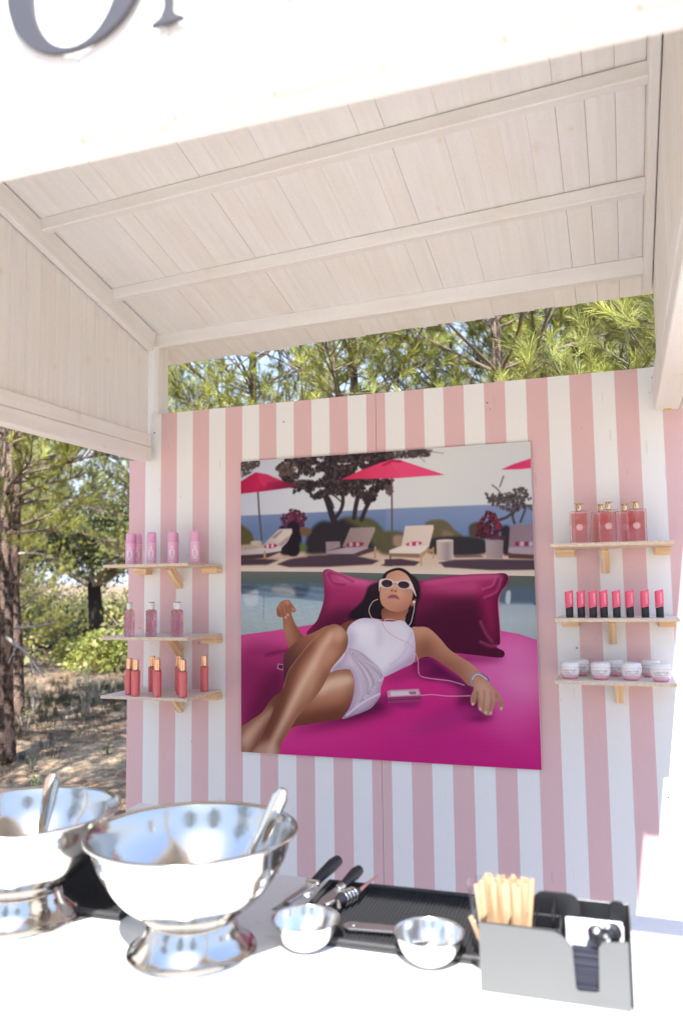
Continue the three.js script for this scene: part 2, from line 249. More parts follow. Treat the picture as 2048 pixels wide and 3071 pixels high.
// ---------------------------------------------------------------- striped back wall
const S = 0.07;
{
  const stripes = ctex(canvas(2048, 1024, (x, w, h) => {
    for (let i = 0; i < 29; i++) { x.fillStyle = i % 2 ? '#ebebe9' : '#ddb9ba'; x.fillRect((i / 29) * w, 0, w / 29 + 1, h); }
    const r = RNG(81); for (let i = 0; i < 260; i++) { x.fillStyle = `rgba(${r() < 0.5 ? '120,100,90' : '255,255,255'},${0.03 + r() * 0.07})`; x.beginPath(); x.ellipse(r() * w, r() * h, 1 + r() * 3, 1 + r() * 14, (r() - 0.5) * 0.3, 0, 7); x.fill(); }
    for (let i = 0; i < 40; i++) { x.fillStyle = `rgba(90,75,70,${0.2 + r() * 0.3})`; x.beginPath(); x.arc(r() * w, r() * h, 0.6 + r() * 0.8, 0, 7); x.fill(); }
    const im = x.getImageData(0, 0, w, h), d = im.data; for (let i = 0; i < d.length; i += 4) { const n = (r() - 0.5) * 5; d[i] += n; d[i + 1] += n; d[i + 2] += n; } x.putImageData(im, 0, 0);
  }));
  const mat = new THREE.MeshPhysicalMaterial({ map: stripes, roughness: 0.42, bumpMap: fieldTex(256, 256, (() => { const a = noiseField(256, 256, [7, 5], 83), b = noiseField(256, 256, [90, 90], 84); return (i) => { const v = cl(128 + (a[i] - 0.5) * 160 + (b[i] - 0.5) * 20); return [v, v, v]; }; })(), false), bumpScale: 0.004 });
  const wall = thing('striped_wall', 'pink and white striped panel wall at the back of the kiosk', 'wall', [0, 0, 0]);
  const sheet = (pts, gapAt) => { const s = new THREE.Shape(); pts.forEach(([x, y], i) => (i ? s.lineTo(x, y) : s.moveTo(x, y))); const g = new THREE.ExtrudeGeometry(s, { depth: 0.011, bevelEnabled: true, bevelSize: 0.0006, bevelThickness: 0.0006, bevelSegments: 1 }); g.translate(0, 0, -0.0122);
    const p = g.attributes.position, u = g.attributes.uv; for (let i = 0; i < p.count; i++) u.setXY(i, (p.getX(i) + 0.14) / 2.03, p.getY(i) / 2.3); return part('panel', g, mat, wall); };
  sheet([[-0.142, 0.01], [0.8738, 0.01], [0.8738, 2.2338], [-0.047, 2.2338], [-0.047, 2.056], [-0.142, 2.056]]);
  sheet([[0.8762, 0.01], [1.888, 0.01], [1.888, 2.094], [1.819, 2.094], [1.819, 2.2335], [0.8762, 2.2335]]);
  const sg = lathe([[0, 0.0012], [0.0022, 0.0012], [0.0032, 0.0006], [0.0034, -0.0006]], 14).rotateX(Math.PI / 2);
  for (const [x, y] of [[-0.03, 2.16], [0.52, 2.16], [1.27, 2.165], [1.795, 2.2], [-0.09, 1.4], [1.53, 1.345], [0.17, 1.345], [1.78, 0.9], [0.05, 0.75]]) { const o = part('screw', sg, M.screw, wall); o.position.set(x, y, 0.0008); }
}
{ // boards underfoot inside the kiosk
  const fl = struct('kiosk_floor', moved(cbox(1.98, 0.03, 1.24, 0.002, 'x'), 0.876, 0.035, 0.60), M.paintB);
  for (let k = 0; k < 9; k++) { const o = part('floor_board', cbox(1.97, 0.02, 0.132, 0.002, 'x', R0() * 9), PAINTS[k % 3], fl); o.position.set(0.876, 0.0605, 0.065 + k * 0.1345); }
}
// the print: layered shapes of the picture on the poster, in thousandths of its side
const PRINT = [["R",0,0,1000,420,[0,0,1000,300,"#b3b9c9","#cfd3d6","#d4d6d4","#c9cdd0"]],
["F",[-18,191,151,192,328,191,412,191,551,191,548,318,-18,300],[250,181,249,275,"#6b7b9c","#5f7092","#5a6a88"],1,1,1],
["F",[528,190,725,191,854,192,1021,200,1016,333,525,317],[757,192,754,293,"#7584a4","#6a7c9e","#5c6f92"],1,1,1],
["F",[-22,293,559,312,557,401,-22,386],[176,306,175,387,"#b39a8a","#c2a895","#d3c0ae"],1,1,1],
["F",[515,326,1027,345,1024,420,513,402],[753,340,751,409,"#c7ad9a","#c8b09c","#d8c6b5"],1,1,1],
["F",[-22,224,5,225,35,247,47,268,43,288,-22,296],"#4d452f",3,0,1],
["F",[147,238,198,241,227,261,219,324,150,326],"#241f26",3,0,1],
["F",[249,275,270,242,303,222,342,225,384,214,442,217,473,224,503,245,519,272,526,298,515,320,423,333,319,334,244,328],"#29262a",5,0,1],
["F",[384,217,442,217,487,228,516,262,536,288,525,314,492,316,459,269,425,242],"#4f5136",6,0,0.9],
["F",[227,241,256,244,265,259,249,270,227,266],"#5f4a35",3,0,1],
["F",[212,294,245,302,244,322,212,321],"#4b5a38",4,0,1],
["F",[506,284,560,273,558,337,505,333],"#4a4638",4,0,1],
["F",[516,268,593,274,591,326,515,317],"#4d4a38",4,0,1],
["F",[659,245,675,235,711,233,736,245,755,268,779,286,773,297,709,298,680,294,658,274],"#5a5240",3,0,1],
["F",[716,270,735,270,754,287,716,289],"#7d6a58",3,0,0.7],
["F",[677,293,835,296,846,346,676,341],"#2c2a2e",3,0,1],
["F",[802,257,818,247,837,249,842,293,810,295,801,282],"#443c38",3,0,1],
["F",[904,268,931,269,929,345,904,344],"#2b262b",3,0,1],
["F",[-3,295,54,295,58,309,-3,312],"#a08d7c",2,0,1],
["F",[39,283,73,282,78,295,46,297],"#b8a48e",2,0,1],
["F",[553,281,586,282,585,313,555,312],"#8a7664",3,0,1],
["L",[316,131,328,165,338,199,350,232],21.6,"#2c2629",1,1],
["L",[352,213,370,190,379,164,379,134],12.2,"#2c2629",1,1],
["L",[332,145,342,166,346,179],5.8,"#342c2d",1,1],
["L",[378,164,360,147,346,136],5.0,"#342c2d",1,1],
["L",[418,216,424,180,432,147,437,131],15.1,"#2e282a",1,1],
["L",[444,223,457,191,471,165,481,140],14.4,"#2e282a",1,1],
["T",[138,29,172,4,230,1,345,-1,464,-3,555,0,554,26,497,52,445,62,393,82,496,88,553,98,549,124,502,128,491,160,460,168,444,148,392,138,322,131,297,143,279,149,261,128,236,106,200,125,193,104,152,68],1900,5,15,["#2c2528","#3a3234","#241f23","#4a4140","#2c2629"],3],
["T",[138,29,179,11,215,24,200,57,152,64],120,3,8,["#5a4d44","#4a4040"],5],
["T",[532,0,658,1,688,6,677,25,598,26,552,23,531,18],260,3,9,["#3a3434","#4a4444","#332b2e"],7],
["L",[612,11,641,22,664,43],2.6,"#5a5452",1,0.7],
["L",[665,8,697,13,726,19],2.6,"#5a5452",1,0.7],
["T",[-1,1,67,0,78,11,48,37,14,52,-1,55],150,3,9,["#3a3436","#4b4440"],9],
["T",[530,110,550,114,556,137,542,150,529,136],60,3,7,["#4a4446"],11],
["L",[944,254,939,229,952,202,956,177],7.0,"#3c3434",1,1],
["L",[962,251,972,227,979,209],5.8,"#3c3434",1,1],
["L",[896,242,920,234,936,223],8.3,"#3c3434",1,1],
["L",[913,188,899,150,878,130],3.8,"#4a4242",1,1],
["L",[902,137,909,119,915,104],3.8,"#4a4242",1,1],
["T",[858,154,907,162,945,146,981,142,998,180,999,216,973,209,942,220,906,206,863,188],330,3,10,["#3c3638","#4a4444","#332d30","#585052"],13],
["T",[151,211,166,184,199,177,235,191,246,208,235,241,213,257,169,245],260,4,10,["#3b2832","#5a2a3c","#7a2e48","#2a2228","#452631"],15],
["L",[198,240,198,317],46.8,"#211c22",2,1],
["T",[831,249,863,210,884,223,904,261,909,286,866,297,826,292],300,4,11,["#2a2128","#3a232c","#5d2734","#241e24","#7e2d3a"],17],
["F",[852,303,909,305,903,363,852,360],[852,297,909,299,"#a08f8d","#7d6f72"],1,1,1],
["F",[882,293,912,293,913,302,860,301],"#4b2a32",2,0,1],
["F",[-4,72,40,49,57,41,101,51,141,70,185,87,222,95,178,103,96,109,-4,114],[-4,58,214,105,"#8d2340","#a8284a","#7c2440","#5c2436"],1,1,1],
["F",[67,45,104,53,167,79,104,79,89,98,70,73],"#b83558",2,1,0.7],
["L",[66,111,71,187,80,279],5.8,"#4b4044",1,1],
["F",[370,85,442,58,512,36,554,27,588,34,648,58,727,89,661,89,552,91,441,86],[385,82,688,81,"#b8324f","#c83e5e","#d2466a","#c83a60"],0,1,1],
["F",[547,35,584,36,724,89,580,88],"#d64a70",1,1,0.75],
["F",[512,46,547,30,582,30,588,41,554,36,526,48],"#8f2440",1,1,0.8],
["L",[550,91,549,205,547,320],5.7,"#5b4a4a",0.6,1],
["F",[908,83,947,68,1001,53,1000,84,971,85],[908,82,1000,57,"#b8305a","#cc4064"],0.6,1,1],
["F",[80,300,114,270,147,243,193,243,195,256,176,289,154,309,102,307],[102,304,191,246,"#a59690","#c7b8ae","#cbbdb4"],1,1,1],
["F",[114,274,151,248,162,248,132,274],"#6f6160",2,1,0.8],
["F",[139,298,184,266,176,286,154,302],"#7d6e6c",2,1,0.7],
["F",[-5,314,102,305,154,305,154,319,87,327,-5,330],[-5,314,154,309,"#a89ea2","#c4bcbc"],1,1,1],
["F",[-5,330,87,327,154,319,165,316,102,341,1,345],"#3d2f31",1,1,1],
["L",[91,320,91,363],8.6,"#a67f63",1,1],
["O",113,301,25.2,7.2,-4,"#8e2c48",1,1],
["O",102,301,5.0,7.2,0,"#d0c4c8",1,1],
["O",120,300,5.0,7.2,0,"#d0c4c8",1,1],
["F",[375,311,404,248,490,249,490,261,464,314],[390,280,489,267,"#83716f","#8c7a78","#978480"],1,1,1],
["F",[316,292,367,292,368,312,317,324],"#86767a",1,1,1],
["F",[316,324,389,313,465,313,466,319,413,336,319,334],[319,327,464,315,"#8d7f84","#a3949a","#97878a"],1,1,1],
["F",[321,334,413,336,471,319,492,316,491,326,423,346,329,342],"#43343a",1,1,1],
["L",[490,316,488,350],7.2,"#a88466",1,1],
["L",[421,340,420,363],9.4,"#4b3b3c",1,1],
["O",420,304,31.7,7.9,-2,"#7c2a44",1,1],
["O",406,304,6.1,7.9,0,"#a89aa4",1,1],
["O",429,304,6.1,7.9,0,"#a89aa4",1,1],
["F",[578,316,593,249,686,249,688,259,670,322],[579,287,684,259,"#cdbcae","#d4c4b6"],0.6,1,1],
["F",[538,327,575,314,670,317,643,341,537,337],[538,324,670,319,"#d6c9be","#ddd2c8"],0.6,1,1],
["F",[537,337,640,341,640,354,539,348],"#7b6252",0.6,1,1],
["F",[640,341,670,322,673,328,645,354],"#a8835f",0.6,1,1],
["L",[644,349,643,378],5.8,"#b08a62",0.6,1],
["L",[685,322,684,355],5.1,"#b08a62",0.6,1],
["L",[541,347,540,363],5.1,"#5a463c",0.6,1],
["F",[670,328,686,322,686,335,666,341],"#9c7a5a",0.6,1,1],
["O",621,308,26.9,6.4,-3,"#a8324f",0.6,1],
["O",610,309,5.1,6.4,0,"#dcd0d2",0.6,1],
["O",632,309,5.1,6.4,0,"#dcd0d2",0.6,1],
["F",[695,299,750,301,749,355,739,366,701,362,695,351],[694,322,750,324,"#c0aea0","#a99a94","#8a7d80","#b9aaa0"],0.8,1,1],
["O",723,301,28.2,4.5,0,"#cfc0b4",0.8,1],
["F",[930,259,1001,258,1000,332,923,330],[930,269,1000,271,"#7b6a72","#81707a"],1,1,1],
["F",[923,328,1000,329,1000,353,921,345],"#9b8d96",1,1,1],
["F",[921,346,1000,353,999,367,922,362],"#4a3836",1,1,1],
["F",[944,311,958,311,957,325,944,325],"#7a2a44",0.8,1,1],
["F",[958,312,971,312,971,325,957,325],"#b0a2ae",0.8,1,1],
["F",[972,312,985,312,985,326,971,326],"#7a2a44",0.8,1,1],
["F",[986,313,999,313,998,326,985,326],"#b0a2ae",0.8,1,1],
["F",[135,364,183,348,248,338,319,337,433,345,504,360,477,372,318,377,182,375],"#40343c",1.5,1,1],
["F",[-5,340,87,344,146,349,102,365,-5,365],"#3d3138",2,1,1],
["L",[102,343,248,340],4.3,"#a78f80",1.5,1],
["F",[504,376,547,363,547,379],"#3a3038",1,1,1],
["F",[521,356,574,355,640,367,623,379,521,378],"#43363c",1,1,1],
["F",[698,371,752,363,846,363,1003,369,1002,400,875,399,719,386,710,376],"#43373f",1,1,1],
["F",[752,349,834,350,849,357,752,356],"#5a4a4c",1.5,1,1],
["F",[-22,373,308,380,557,392,557,402,307,394,-22,385],"#cfc0b4",0.8,1,1],
["F",[514,389,751,398,1013,401,1013,419,619,405,513,402],"#d2c3b5",0.8,1,1],
["B",1.7],
["F",[-22,385,307,393,557,403,555,494,-23,488],[138,389,138,462,"#5f5d5a","#4f5853","#4b5a5a","#4f5f6c"],0,1,1],
["F",[513,402,619,405,1013,419,1010,483,512,477],[965,416,963,470,"#565650","#4b5653","#4a5662"],0,1,1],
["F",[-22,427,317,432,316,494,174,480,-22,464],[138,429,138,486,"#4c5c64","#5f7285","#6b7f92"],0,1,1],
["F",[-22,461,64,468,210,482,316,493,302,540,280,573,209,579,100,593,-23,613],[138,469,137,592,"#93a9b8","#9db1ba","#a2b2b4","#98a8aa"],2,1,1],
["L",[0,488,11,490,23,487],1.8,"#b5c5c8",1,0.5],
["L",[51,512,63,515,74,512],1.8,"#8398a3",1,0.5],
["L",[102,537,113,539,124,536],1.8,"#bccbcc",1,0.5],
["L",[152,560,163,562,174,559],1.8,"#b5c5c8",1,0.5],
["L",[201,584,212,586,223,583],1.8,"#8398a3",1,0.5],
["L",[251,509,262,511,272,508],1.8,"#bccbcc",1,0.5],
["L",[23,531,34,533,46,530],1.8,"#b5c5c8",1,0.5],
["L",[74,555,85,557,96,554],1.8,"#8398a3",1,0.5],
["L",[124,579,135,581,146,578],1.8,"#bccbcc",1,0.5],
["L",[175,503,186,505,197,502],1.8,"#b5c5c8",1,0.5],
["L",[224,527,235,529,245,526],1.8,"#8398a3",1,0.5],
["L",[272,550,283,552,294,549],1.8,"#bccbcc",1,0.5],
["L",[46,573,57,575,68,572],1.8,"#b5c5c8",1,0.5],
["L",[97,497,109,499,120,496],1.8,"#8398a3",1,0.5],
["L",[148,521,158,523,169,520],1.8,"#bccbcc",1,0.5],
["L",[197,545,208,547,218,544],1.8,"#b5c5c8",1,0.5],
["L",[246,568,256,570,267,567],1.8,"#8398a3",1,0.5],
["L",[19,491,30,493,41,490],1.8,"#bccbcc",1,0.5],
["L",[70,515,81,517,92,514],1.8,"#b5c5c8",1,0.5],
["L",[120,539,131,541,142,538],1.8,"#8398a3",1,0.5],
["L",[170,563,180,565,191,562],1.8,"#bccbcc",1,0.5],
["L",[219,586,229,588,240,585],1.8,"#b5c5c8",1,0.5],
["L",[268,511,279,513,290,510],1.8,"#8398a3",1,0.5],
["L",[42,533,53,535,64,532],1.8,"#bccbcc",1,0.5],
["L",[92,557,103,559,114,556],1.8,"#b5c5c8",1,0.5],
["L",[142,581,153,583,164,580],1.8,"#8398a3",1,0.5],
["L",[193,505,203,507,214,504],1.8,"#bccbcc",1,0.5],
["L",[241,529,252,531,263,528],1.8,"#b5c5c8",1,0.5],
["L",[13,552,25,554,36,551],1.8,"#8398a3",1,0.5],
["L",[64,576,75,578,87,575],1.8,"#bccbcc",1,0.5],
["L",[116,499,126,501,137,498],1.8,"#b5c5c8",1,0.5],
["L",[165,523,176,525,187,522],1.8,"#8398a3",1,0.5],
["L",[214,547,225,549,236,546],1.8,"#bccbcc",1,0.5],
["L",[263,570,274,572,284,569],1.8,"#b5c5c8",1,0.5],
["L",[37,493,48,495,59,492],1.8,"#8398a3",1,0.5],
["L",[88,517,99,519,110,517],1.8,"#bccbcc",1,0.5],
["L",[138,541,149,543,160,540],1.8,"#b5c5c8",1,0.5],
["L",[187,565,198,567,209,564],1.8,"#8398a3",1,0.5],
["L",[236,588,247,590,257,587],1.8,"#bccbcc",1,0.5],
["L",[9,511,20,514,31,511],1.8,"#b5c5c8",1,0.5],
["L",[60,536,71,538,82,535],1.8,"#8398a3",1,0.5],
["L",[110,560,121,562,132,559],1.8,"#bccbcc",1,0.5],
["L",[160,583,171,585,182,582],1.8,"#b5c5c8",1,0.5],
["L",[210,508,221,510,232,507],1.8,"#8398a3",1,0.5],
["L",[259,531,269,533,280,530],1.8,"#bccbcc",1,0.5],
["L",[32,554,43,556,54,553],1.8,"#b5c5c8",1,0.5],
["L",[82,578,94,580,105,577],1.8,"#8398a3",1,0.5],
["L",[133,502,144,504,155,501],1.8,"#bccbcc",1,0.5],
["L",[183,526,194,528,205,525],1.8,"#b5c5c8",1,0.5],
["L",[232,549,243,551,253,548],1.8,"#8398a3",1,0.5],
["L",[3,573,15,575,26,572],1.8,"#bccbcc",1,0.5],
["L",[55,496,66,498,78,495],1.8,"#b5c5c8",1,0.5],
["L",[106,520,117,522,128,519],1.8,"#8398a3",1,0.5],
["L",[156,544,167,546,177,543],1.8,"#bccbcc",1,0.5],
["L",[205,567,216,569,226,566],1.8,"#b5c5c8",1,0.5],
["L",[255,492,265,494,276,491],1.8,"#8398a3",1,0.5],
["L",[27,514,38,516,50,513],1.8,"#bccbcc",1,0.5],
["L",[78,538,89,540,100,537],1.8,"#b5c5c8",1,0.5],
["L",[128,562,139,564,150,561],1.8,"#8398a3",1,0.5],
["L",[178,585,188,587,199,584],1.8,"#bccbcc",1,0.5],
["L",[228,510,238,512,249,509],1.8,"#b5c5c8",1,0.5],
["L",[276,534,287,536,297,533],1.8,"#8398a3",1,0.5],
["L",[50,556,61,559,72,556],1.8,"#bccbcc",1,0.5],
["L",[101,580,112,582,123,579],1.8,"#b5c5c8",1,0.5],
["L",[151,504,162,506,173,503],1.8,"#8398a3",1,0.5],
["L",[201,528,211,530,222,527],1.8,"#bccbcc",1,0.5],
["L",[249,552,260,554,271,551],1.8,"#b5c5c8",1,0.5],
["L",[22,575,33,577,44,574],1.8,"#8398a3",1,0.5],
["L",[73,498,85,500,96,497],1.8,"#bccbcc",1,0.5],
["L",[124,522,135,524,146,521],1.8,"#b5c5c8",1,0.5],
["F",[12,468,60,448,66,489,49,505,19,502],"#c3ccd2",4,0,0.8],
["F",[116,449,160,443,203,454,199,473,145,466],"#a9a8a4",4,0,0.7],
["L",[85,445,87,469,85,549],2.9,"#5a6c78",1.5,0.7],
["F",[127,439,175,433,196,463,130,462],"#8b8b8c",4,0,0.6],
["F",[203,437,254,438,243,471,210,474],"#3a4250",5,0,0.8],
["F",[-3,430,68,435,38,458,-4,457],"#3a444e",5,0,0.7],
["F",[893,496,991,497,1005,613,890,589],[930,497,927,601,"#8fa0aa","#a3b0b4","#9aa8ac"],2,1,1],
["F",[895,459,993,454,997,504,893,503],"#4c5a68",3,1,0.8],
["F",[913,466,925,466,921,503,909,497],"#b5bcc4",2,0,1],
["L",[899,509,898,595],1.4,"#b3c0c4",1,0.45],
["L",[904,509,902,595],1.4,"#8a9ca4",1,0.45],
["L",[908,509,906,595],1.4,"#b3c0c4",1,0.45],
["L",[912,509,911,595],1.4,"#8a9ca4",1,0.45],
["L",[917,509,915,595],1.4,"#b3c0c4",1,0.45],
["L",[921,509,919,595],1.4,"#8a9ca4",1,0.45],
["L",[925,509,923,595],1.4,"#b3c0c4",1,0.45],
["L",[929,509,928,595],1.4,"#8a9ca4",1,0.45],
["L",[934,509,932,595],1.4,"#b3c0c4",1,0.45],
["L",[938,509,936,595],1.4,"#8a9ca4",1,0.45],
["L",[942,509,941,595],1.4,"#b3c0c4",1,0.45],
["L",[947,509,945,595],1.4,"#8a9ca4",1,0.45],
["L",[951,509,949,595],1.4,"#b3c0c4",1,0.45],
["L",[955,509,953,595],1.4,"#8a9ca4",1,0.45],
["L",[959,509,958,595],1.4,"#b3c0c4",1,0.45],
["L",[964,509,962,595],1.4,"#8a9ca4",1,0.45],
["L",[968,509,966,595],1.4,"#b3c0c4",1,0.45],
["L",[972,509,970,595],1.4,"#8a9ca4",1,0.45],
["L",[976,509,975,595],1.4,"#b3c0c4",1,0.45],
["L",[981,510,979,595],1.4,"#8a9ca4",1,0.45],
["L",[985,510,983,595],1.4,"#b3c0c4",1,0.45],
["L",[989,510,987,595],1.4,"#8a9ca4",1,0.45],
["L",[993,510,991,595],1.4,"#b3c0c4",1,0.45],
["L",[998,510,996,595],1.4,"#8a9ca4",1,0.45],
["L",[-3,430,12,432,31,430],2.2,"#7f93a3",2,0.45],
["L",[61,451,76,452,95,451],2.2,"#39454f",2,0.45],
["L",[125,472,140,473,158,472],2.2,"#90a0aa",2,0.45],
["L",[189,449,203,450,221,449],2.2,"#2f3b44",2,0.45],
["L",[250,469,265,471,282,469],2.2,"#7f93a3",2,0.45],
["L",[6,442,21,444,40,442],2.2,"#39454f",2,0.45],
["L",[71,463,86,464,104,463],2.2,"#90a0aa",2,0.45],
["L",[135,440,149,441,168,440],2.2,"#2f3b44",2,0.45],
["L",[197,461,212,462,230,461],2.2,"#7f93a3",2,0.45],
["L",[260,438,274,439,292,438],2.2,"#39454f",2,0.45],
["L",[15,454,30,456,49,454],2.2,"#90a0aa",2,0.45],
["L",[80,475,95,476,113,475],2.2,"#2f3b44",2,0.45],
["L",[144,452,158,453,177,452],2.2,"#7f93a3",2,0.45],
["L",[206,473,221,474,239,472],2.2,"#39454f",2,0.45],
["L",[268,450,283,451,300,450],2.2,"#90a0aa",2,0.45],
["L",[25,466,40,468,58,466],2.2,"#2f3b44",2,0.45],
["L",[89,443,104,444,123,443],2.2,"#7f93a3",2,0.45],
["L",[153,464,167,465,185,464],2.2,"#39454f",2,0.45],
["L",[216,441,230,442,248,441],2.2,"#90a0aa",2,0.45],
["L",[277,462,291,463,309,461],2.2,"#2f3b44",2,0.45],
["L",[34,434,49,436,68,434],2.2,"#7f93a3",2,0.45],
["L",[99,455,113,456,132,455],2.2,"#39454f",2,0.45],
["L",[162,476,176,477,194,475],2.2,"#90a0aa",2,0.45],
["L",[224,453,239,454,257,453],2.2,"#2f3b44",2,0.45],
["L",[286,473,300,474,317,473],2.2,"#7f93a3",2,0.45],
["L",[44,446,59,448,77,446],2.2,"#39454f",2,0.45],
["L",[108,467,122,468,141,467],2.2,"#90a0aa",2,0.45],
["L",[171,444,186,445,204,444],2.2,"#2f3b44",2,0.45],
["L",[233,465,248,466,265,464],2.2,"#7f93a3",2,0.45],
["L",[295,442,309,443,327,442],2.2,"#39454f",2,0.45],
["L",[53,458,68,459,86,458],2.2,"#90a0aa",2,0.45],
["L",[117,435,132,437,150,435],2.2,"#2f3b44",2,0.45],
["L",[180,456,195,457,213,456],2.2,"#7f93a3",2,0.45],
["L",[242,476,256,477,274,476],2.2,"#39454f",2,0.45],
["L",[-3,449,12,451,31,449],2.2,"#90a0aa",2,0.45],
["L",[62,470,77,471,95,470],2.2,"#2f3b44",2,0.45],
["L",[126,447,141,448,159,447],2.2,"#7f93a3",2,0.45],
["L",[189,468,203,469,221,467],2.2,"#39454f",2,0.45],
["L",[251,445,266,446,283,445],2.2,"#90a0aa",2,0.45],
["L",[7,461,22,463,40,461],2.2,"#2f3b44",2,0.45],
["L",[72,438,86,440,105,438],2.2,"#7f93a3",2,0.45],
["L",[135,459,150,460,168,459],2.2,"#39454f",2,0.45],
["L",[198,436,213,437,231,436],2.2,"#90a0aa",2,0.45],
["L",[260,457,274,458,292,456],2.2,"#2f3b44",2,0.45],
["L",[16,473,31,475,50,473],2.2,"#7f93a3",2,0.45],
["L",[81,450,96,451,114,450],2.2,"#39454f",2,0.45],
["L",[144,471,159,472,177,471],2.2,"#90a0aa",2,0.45],
["L",[207,448,222,449,240,448],2.2,"#2f3b44",2,0.45],
["L",[269,468,283,470,301,468],2.2,"#7f93a3",2,0.45],
["L",[26,441,41,443,59,441],2.2,"#39454f",2,0.45],
["L",[90,462,105,463,123,462],2.2,"#90a0aa",2,0.45],
["L",[154,439,168,440,186,439],2.2,"#2f3b44",2,0.45],
["L",[216,460,230,461,248,460],2.2,"#7f93a3",2,0.45],
["L",[278,437,292,438,310,437],2.2,"#39454f",2,0.45],
["L",[35,453,50,454,69,453],2.2,"#90a0aa",2,0.45],
["L",[99,474,114,475,132,474],2.2,"#2f3b44",2,0.45],
["L",[163,451,177,452,195,451],2.2,"#7f93a3",2,0.45],
["L",[225,471,239,473,257,471],2.2,"#39454f",2,0.45],
["L",[287,449,301,450,319,449],2.2,"#90a0aa",2,0.45],
["L",[44,465,59,466,78,465],2.2,"#2f3b44",2,0.45],
["L",[-4,481,2,484,8,482],1.4,"#c3d2d4",0.8,0.5],
["L",[75,515,80,517,86,515],1.4,"#7d94a0",0.8,0.5],
["L",[152,547,157,550,163,548],1.4,"#b4c6ca",0.8,0.5],
["L",[228,579,233,582,239,580],1.4,"#6f8893",0.8,0.5],
["L",[2,498,7,500,13,498],1.4,"#c3d2d4",0.8,0.5],
["L",[80,531,85,533,91,531],1.4,"#7d94a0",0.8,0.5],
["L",[157,563,162,566,168,564],1.4,"#b4c6ca",0.8,0.5],
["L",[233,595,238,598,243,596],1.4,"#6f8893",0.8,0.5],
["L",[7,514,12,517,18,515],1.4,"#c3d2d4",0.8,0.5],
["L",[85,547,90,550,96,548],1.4,"#7d94a0",0.8,0.5],
["L",[162,579,167,582,173,580],1.4,"#b4c6ca",0.8,0.5],
["L",[239,499,244,502,250,500],1.4,"#6f8893",0.8,0.5],
["L",[12,530,17,533,23,531],1.4,"#c3d2d4",0.8,0.5],
["L",[90,563,95,566,101,564],1.4,"#7d94a0",0.8,0.5],
["L",[167,595,172,598,178,596],1.4,"#b4c6ca",0.8,0.5],
["L",[244,515,249,518,254,516],1.4,"#6f8893",0.8,0.5],
["L",[17,546,22,549,28,547],1.4,"#c3d2d4",0.8,0.5],
["L",[95,579,101,582,106,580],1.4,"#7d94a0",0.8,0.5],
["L",[173,498,178,501,184,499],1.4,"#b4c6ca",0.8,0.5],
["L",[249,531,253,534,259,532],1.4,"#6f8893",0.8,0.5],
["L",[22,562,28,565,34,563],1.4,"#c3d2d4",0.8,0.5],
["L",[100,595,106,598,111,596],1.4,"#7d94a0",0.8,0.5],
["L",[178,514,183,517,189,515],1.4,"#b4c6ca",0.8,0.5],
["L",[253,547,258,549,264,547],1.4,"#6f8893",0.8,0.5],
["L",[27,579,33,581,39,579],1.4,"#c3d2d4",0.8,0.5],
["L",[106,497,111,500,117,498],1.4,"#7d94a0",0.8,0.5],
["L",[183,530,188,533,194,531],1.4,"#b4c6ca",0.8,0.5],
["L",[258,562,263,565,269,563],1.4,"#6f8893",0.8,0.5],
["L",[33,595,38,597,44,595],1.4,"#c3d2d4",0.8,0.5],
["L",[111,514,116,516,122,514],1.4,"#7d94a0",0.8,0.5],
["L",[188,546,193,549,199,547],1.4,"#b4c6ca",0.8,0.5],
["L",[263,578,268,581,273,579],1.4,"#6f8893",0.8,0.5],
["L",[38,497,44,499,50,497],1.4,"#c3d2d4",0.8,0.5],
["L",[116,530,121,532,127,530],1.4,"#7d94a0",0.8,0.5],
["L",[193,562,198,565,204,563],1.4,"#b4c6ca",0.8,0.5],
["L",[268,594,272,596,278,594],1.4,"#6f8893",0.8,0.5],
["L",[44,513,49,515,55,514],1.4,"#c3d2d4",0.8,0.5],
["L",[121,546,126,548,132,546],1.4,"#7d94a0",0.8,0.5],
["L",[198,578,203,580,208,578],1.4,"#b4c6ca",0.8,0.5],
["L",[274,498,279,501,284,499],1.4,"#6f8893",0.8,0.5],
["L",[49,529,54,532,60,530],1.4,"#c3d2d4",0.8,0.5],
["L",[126,562,131,564,137,562],1.4,"#7d94a0",0.8,0.5],
["L",[202,594,207,596,213,594],1.4,"#b4c6ca",0.8,0.5],
["L",[279,514,283,517,289,515],1.4,"#6f8893",0.8,0.5],
["L",[54,545,59,548,65,546],1.4,"#c3d2d4",0.8,0.5],
["L",[131,578,136,580,142,578],1.4,"#7d94a0",0.8,0.5],
["L",[209,497,214,500,219,498],1.4,"#b4c6ca",0.8,0.5],
["L",[283,530,288,532,294,531],1.4,"#6f8893",0.8,0.5],
["L",[59,561,64,564,70,562],1.4,"#c3d2d4",0.8,0.5],
["L",[136,593,141,596,147,594],1.4,"#7d94a0",0.8,0.5],
["L",[213,513,218,516,224,514],1.4,"#b4c6ca",0.8,0.5],
["L",[288,546,293,548,299,546],1.4,"#6f8893",0.8,0.5],
["L",[64,577,69,580,75,578],1.4,"#c3d2d4",0.8,0.5],
["L",[142,496,147,499,153,497],1.4,"#7d94a0",0.8,0.5],
["L",[218,529,223,532,229,530],1.4,"#b4c6ca",0.8,0.5],
["L",[293,561,298,564,303,562],1.4,"#6f8893",0.8,0.5],
["L",[69,593,74,596,80,594],1.4,"#c3d2d4",0.8,0.5],
["L",[147,512,152,515,158,513],1.4,"#7d94a0",0.8,0.5],
["L",[223,545,228,548,234,546],1.4,"#b4c6ca",0.8,0.5],
["L",[297,577,302,579,308,577],1.4,"#6f8893",0.8,0.5],
["L",[75,496,80,498,86,496],1.4,"#c3d2d4",0.8,0.5],
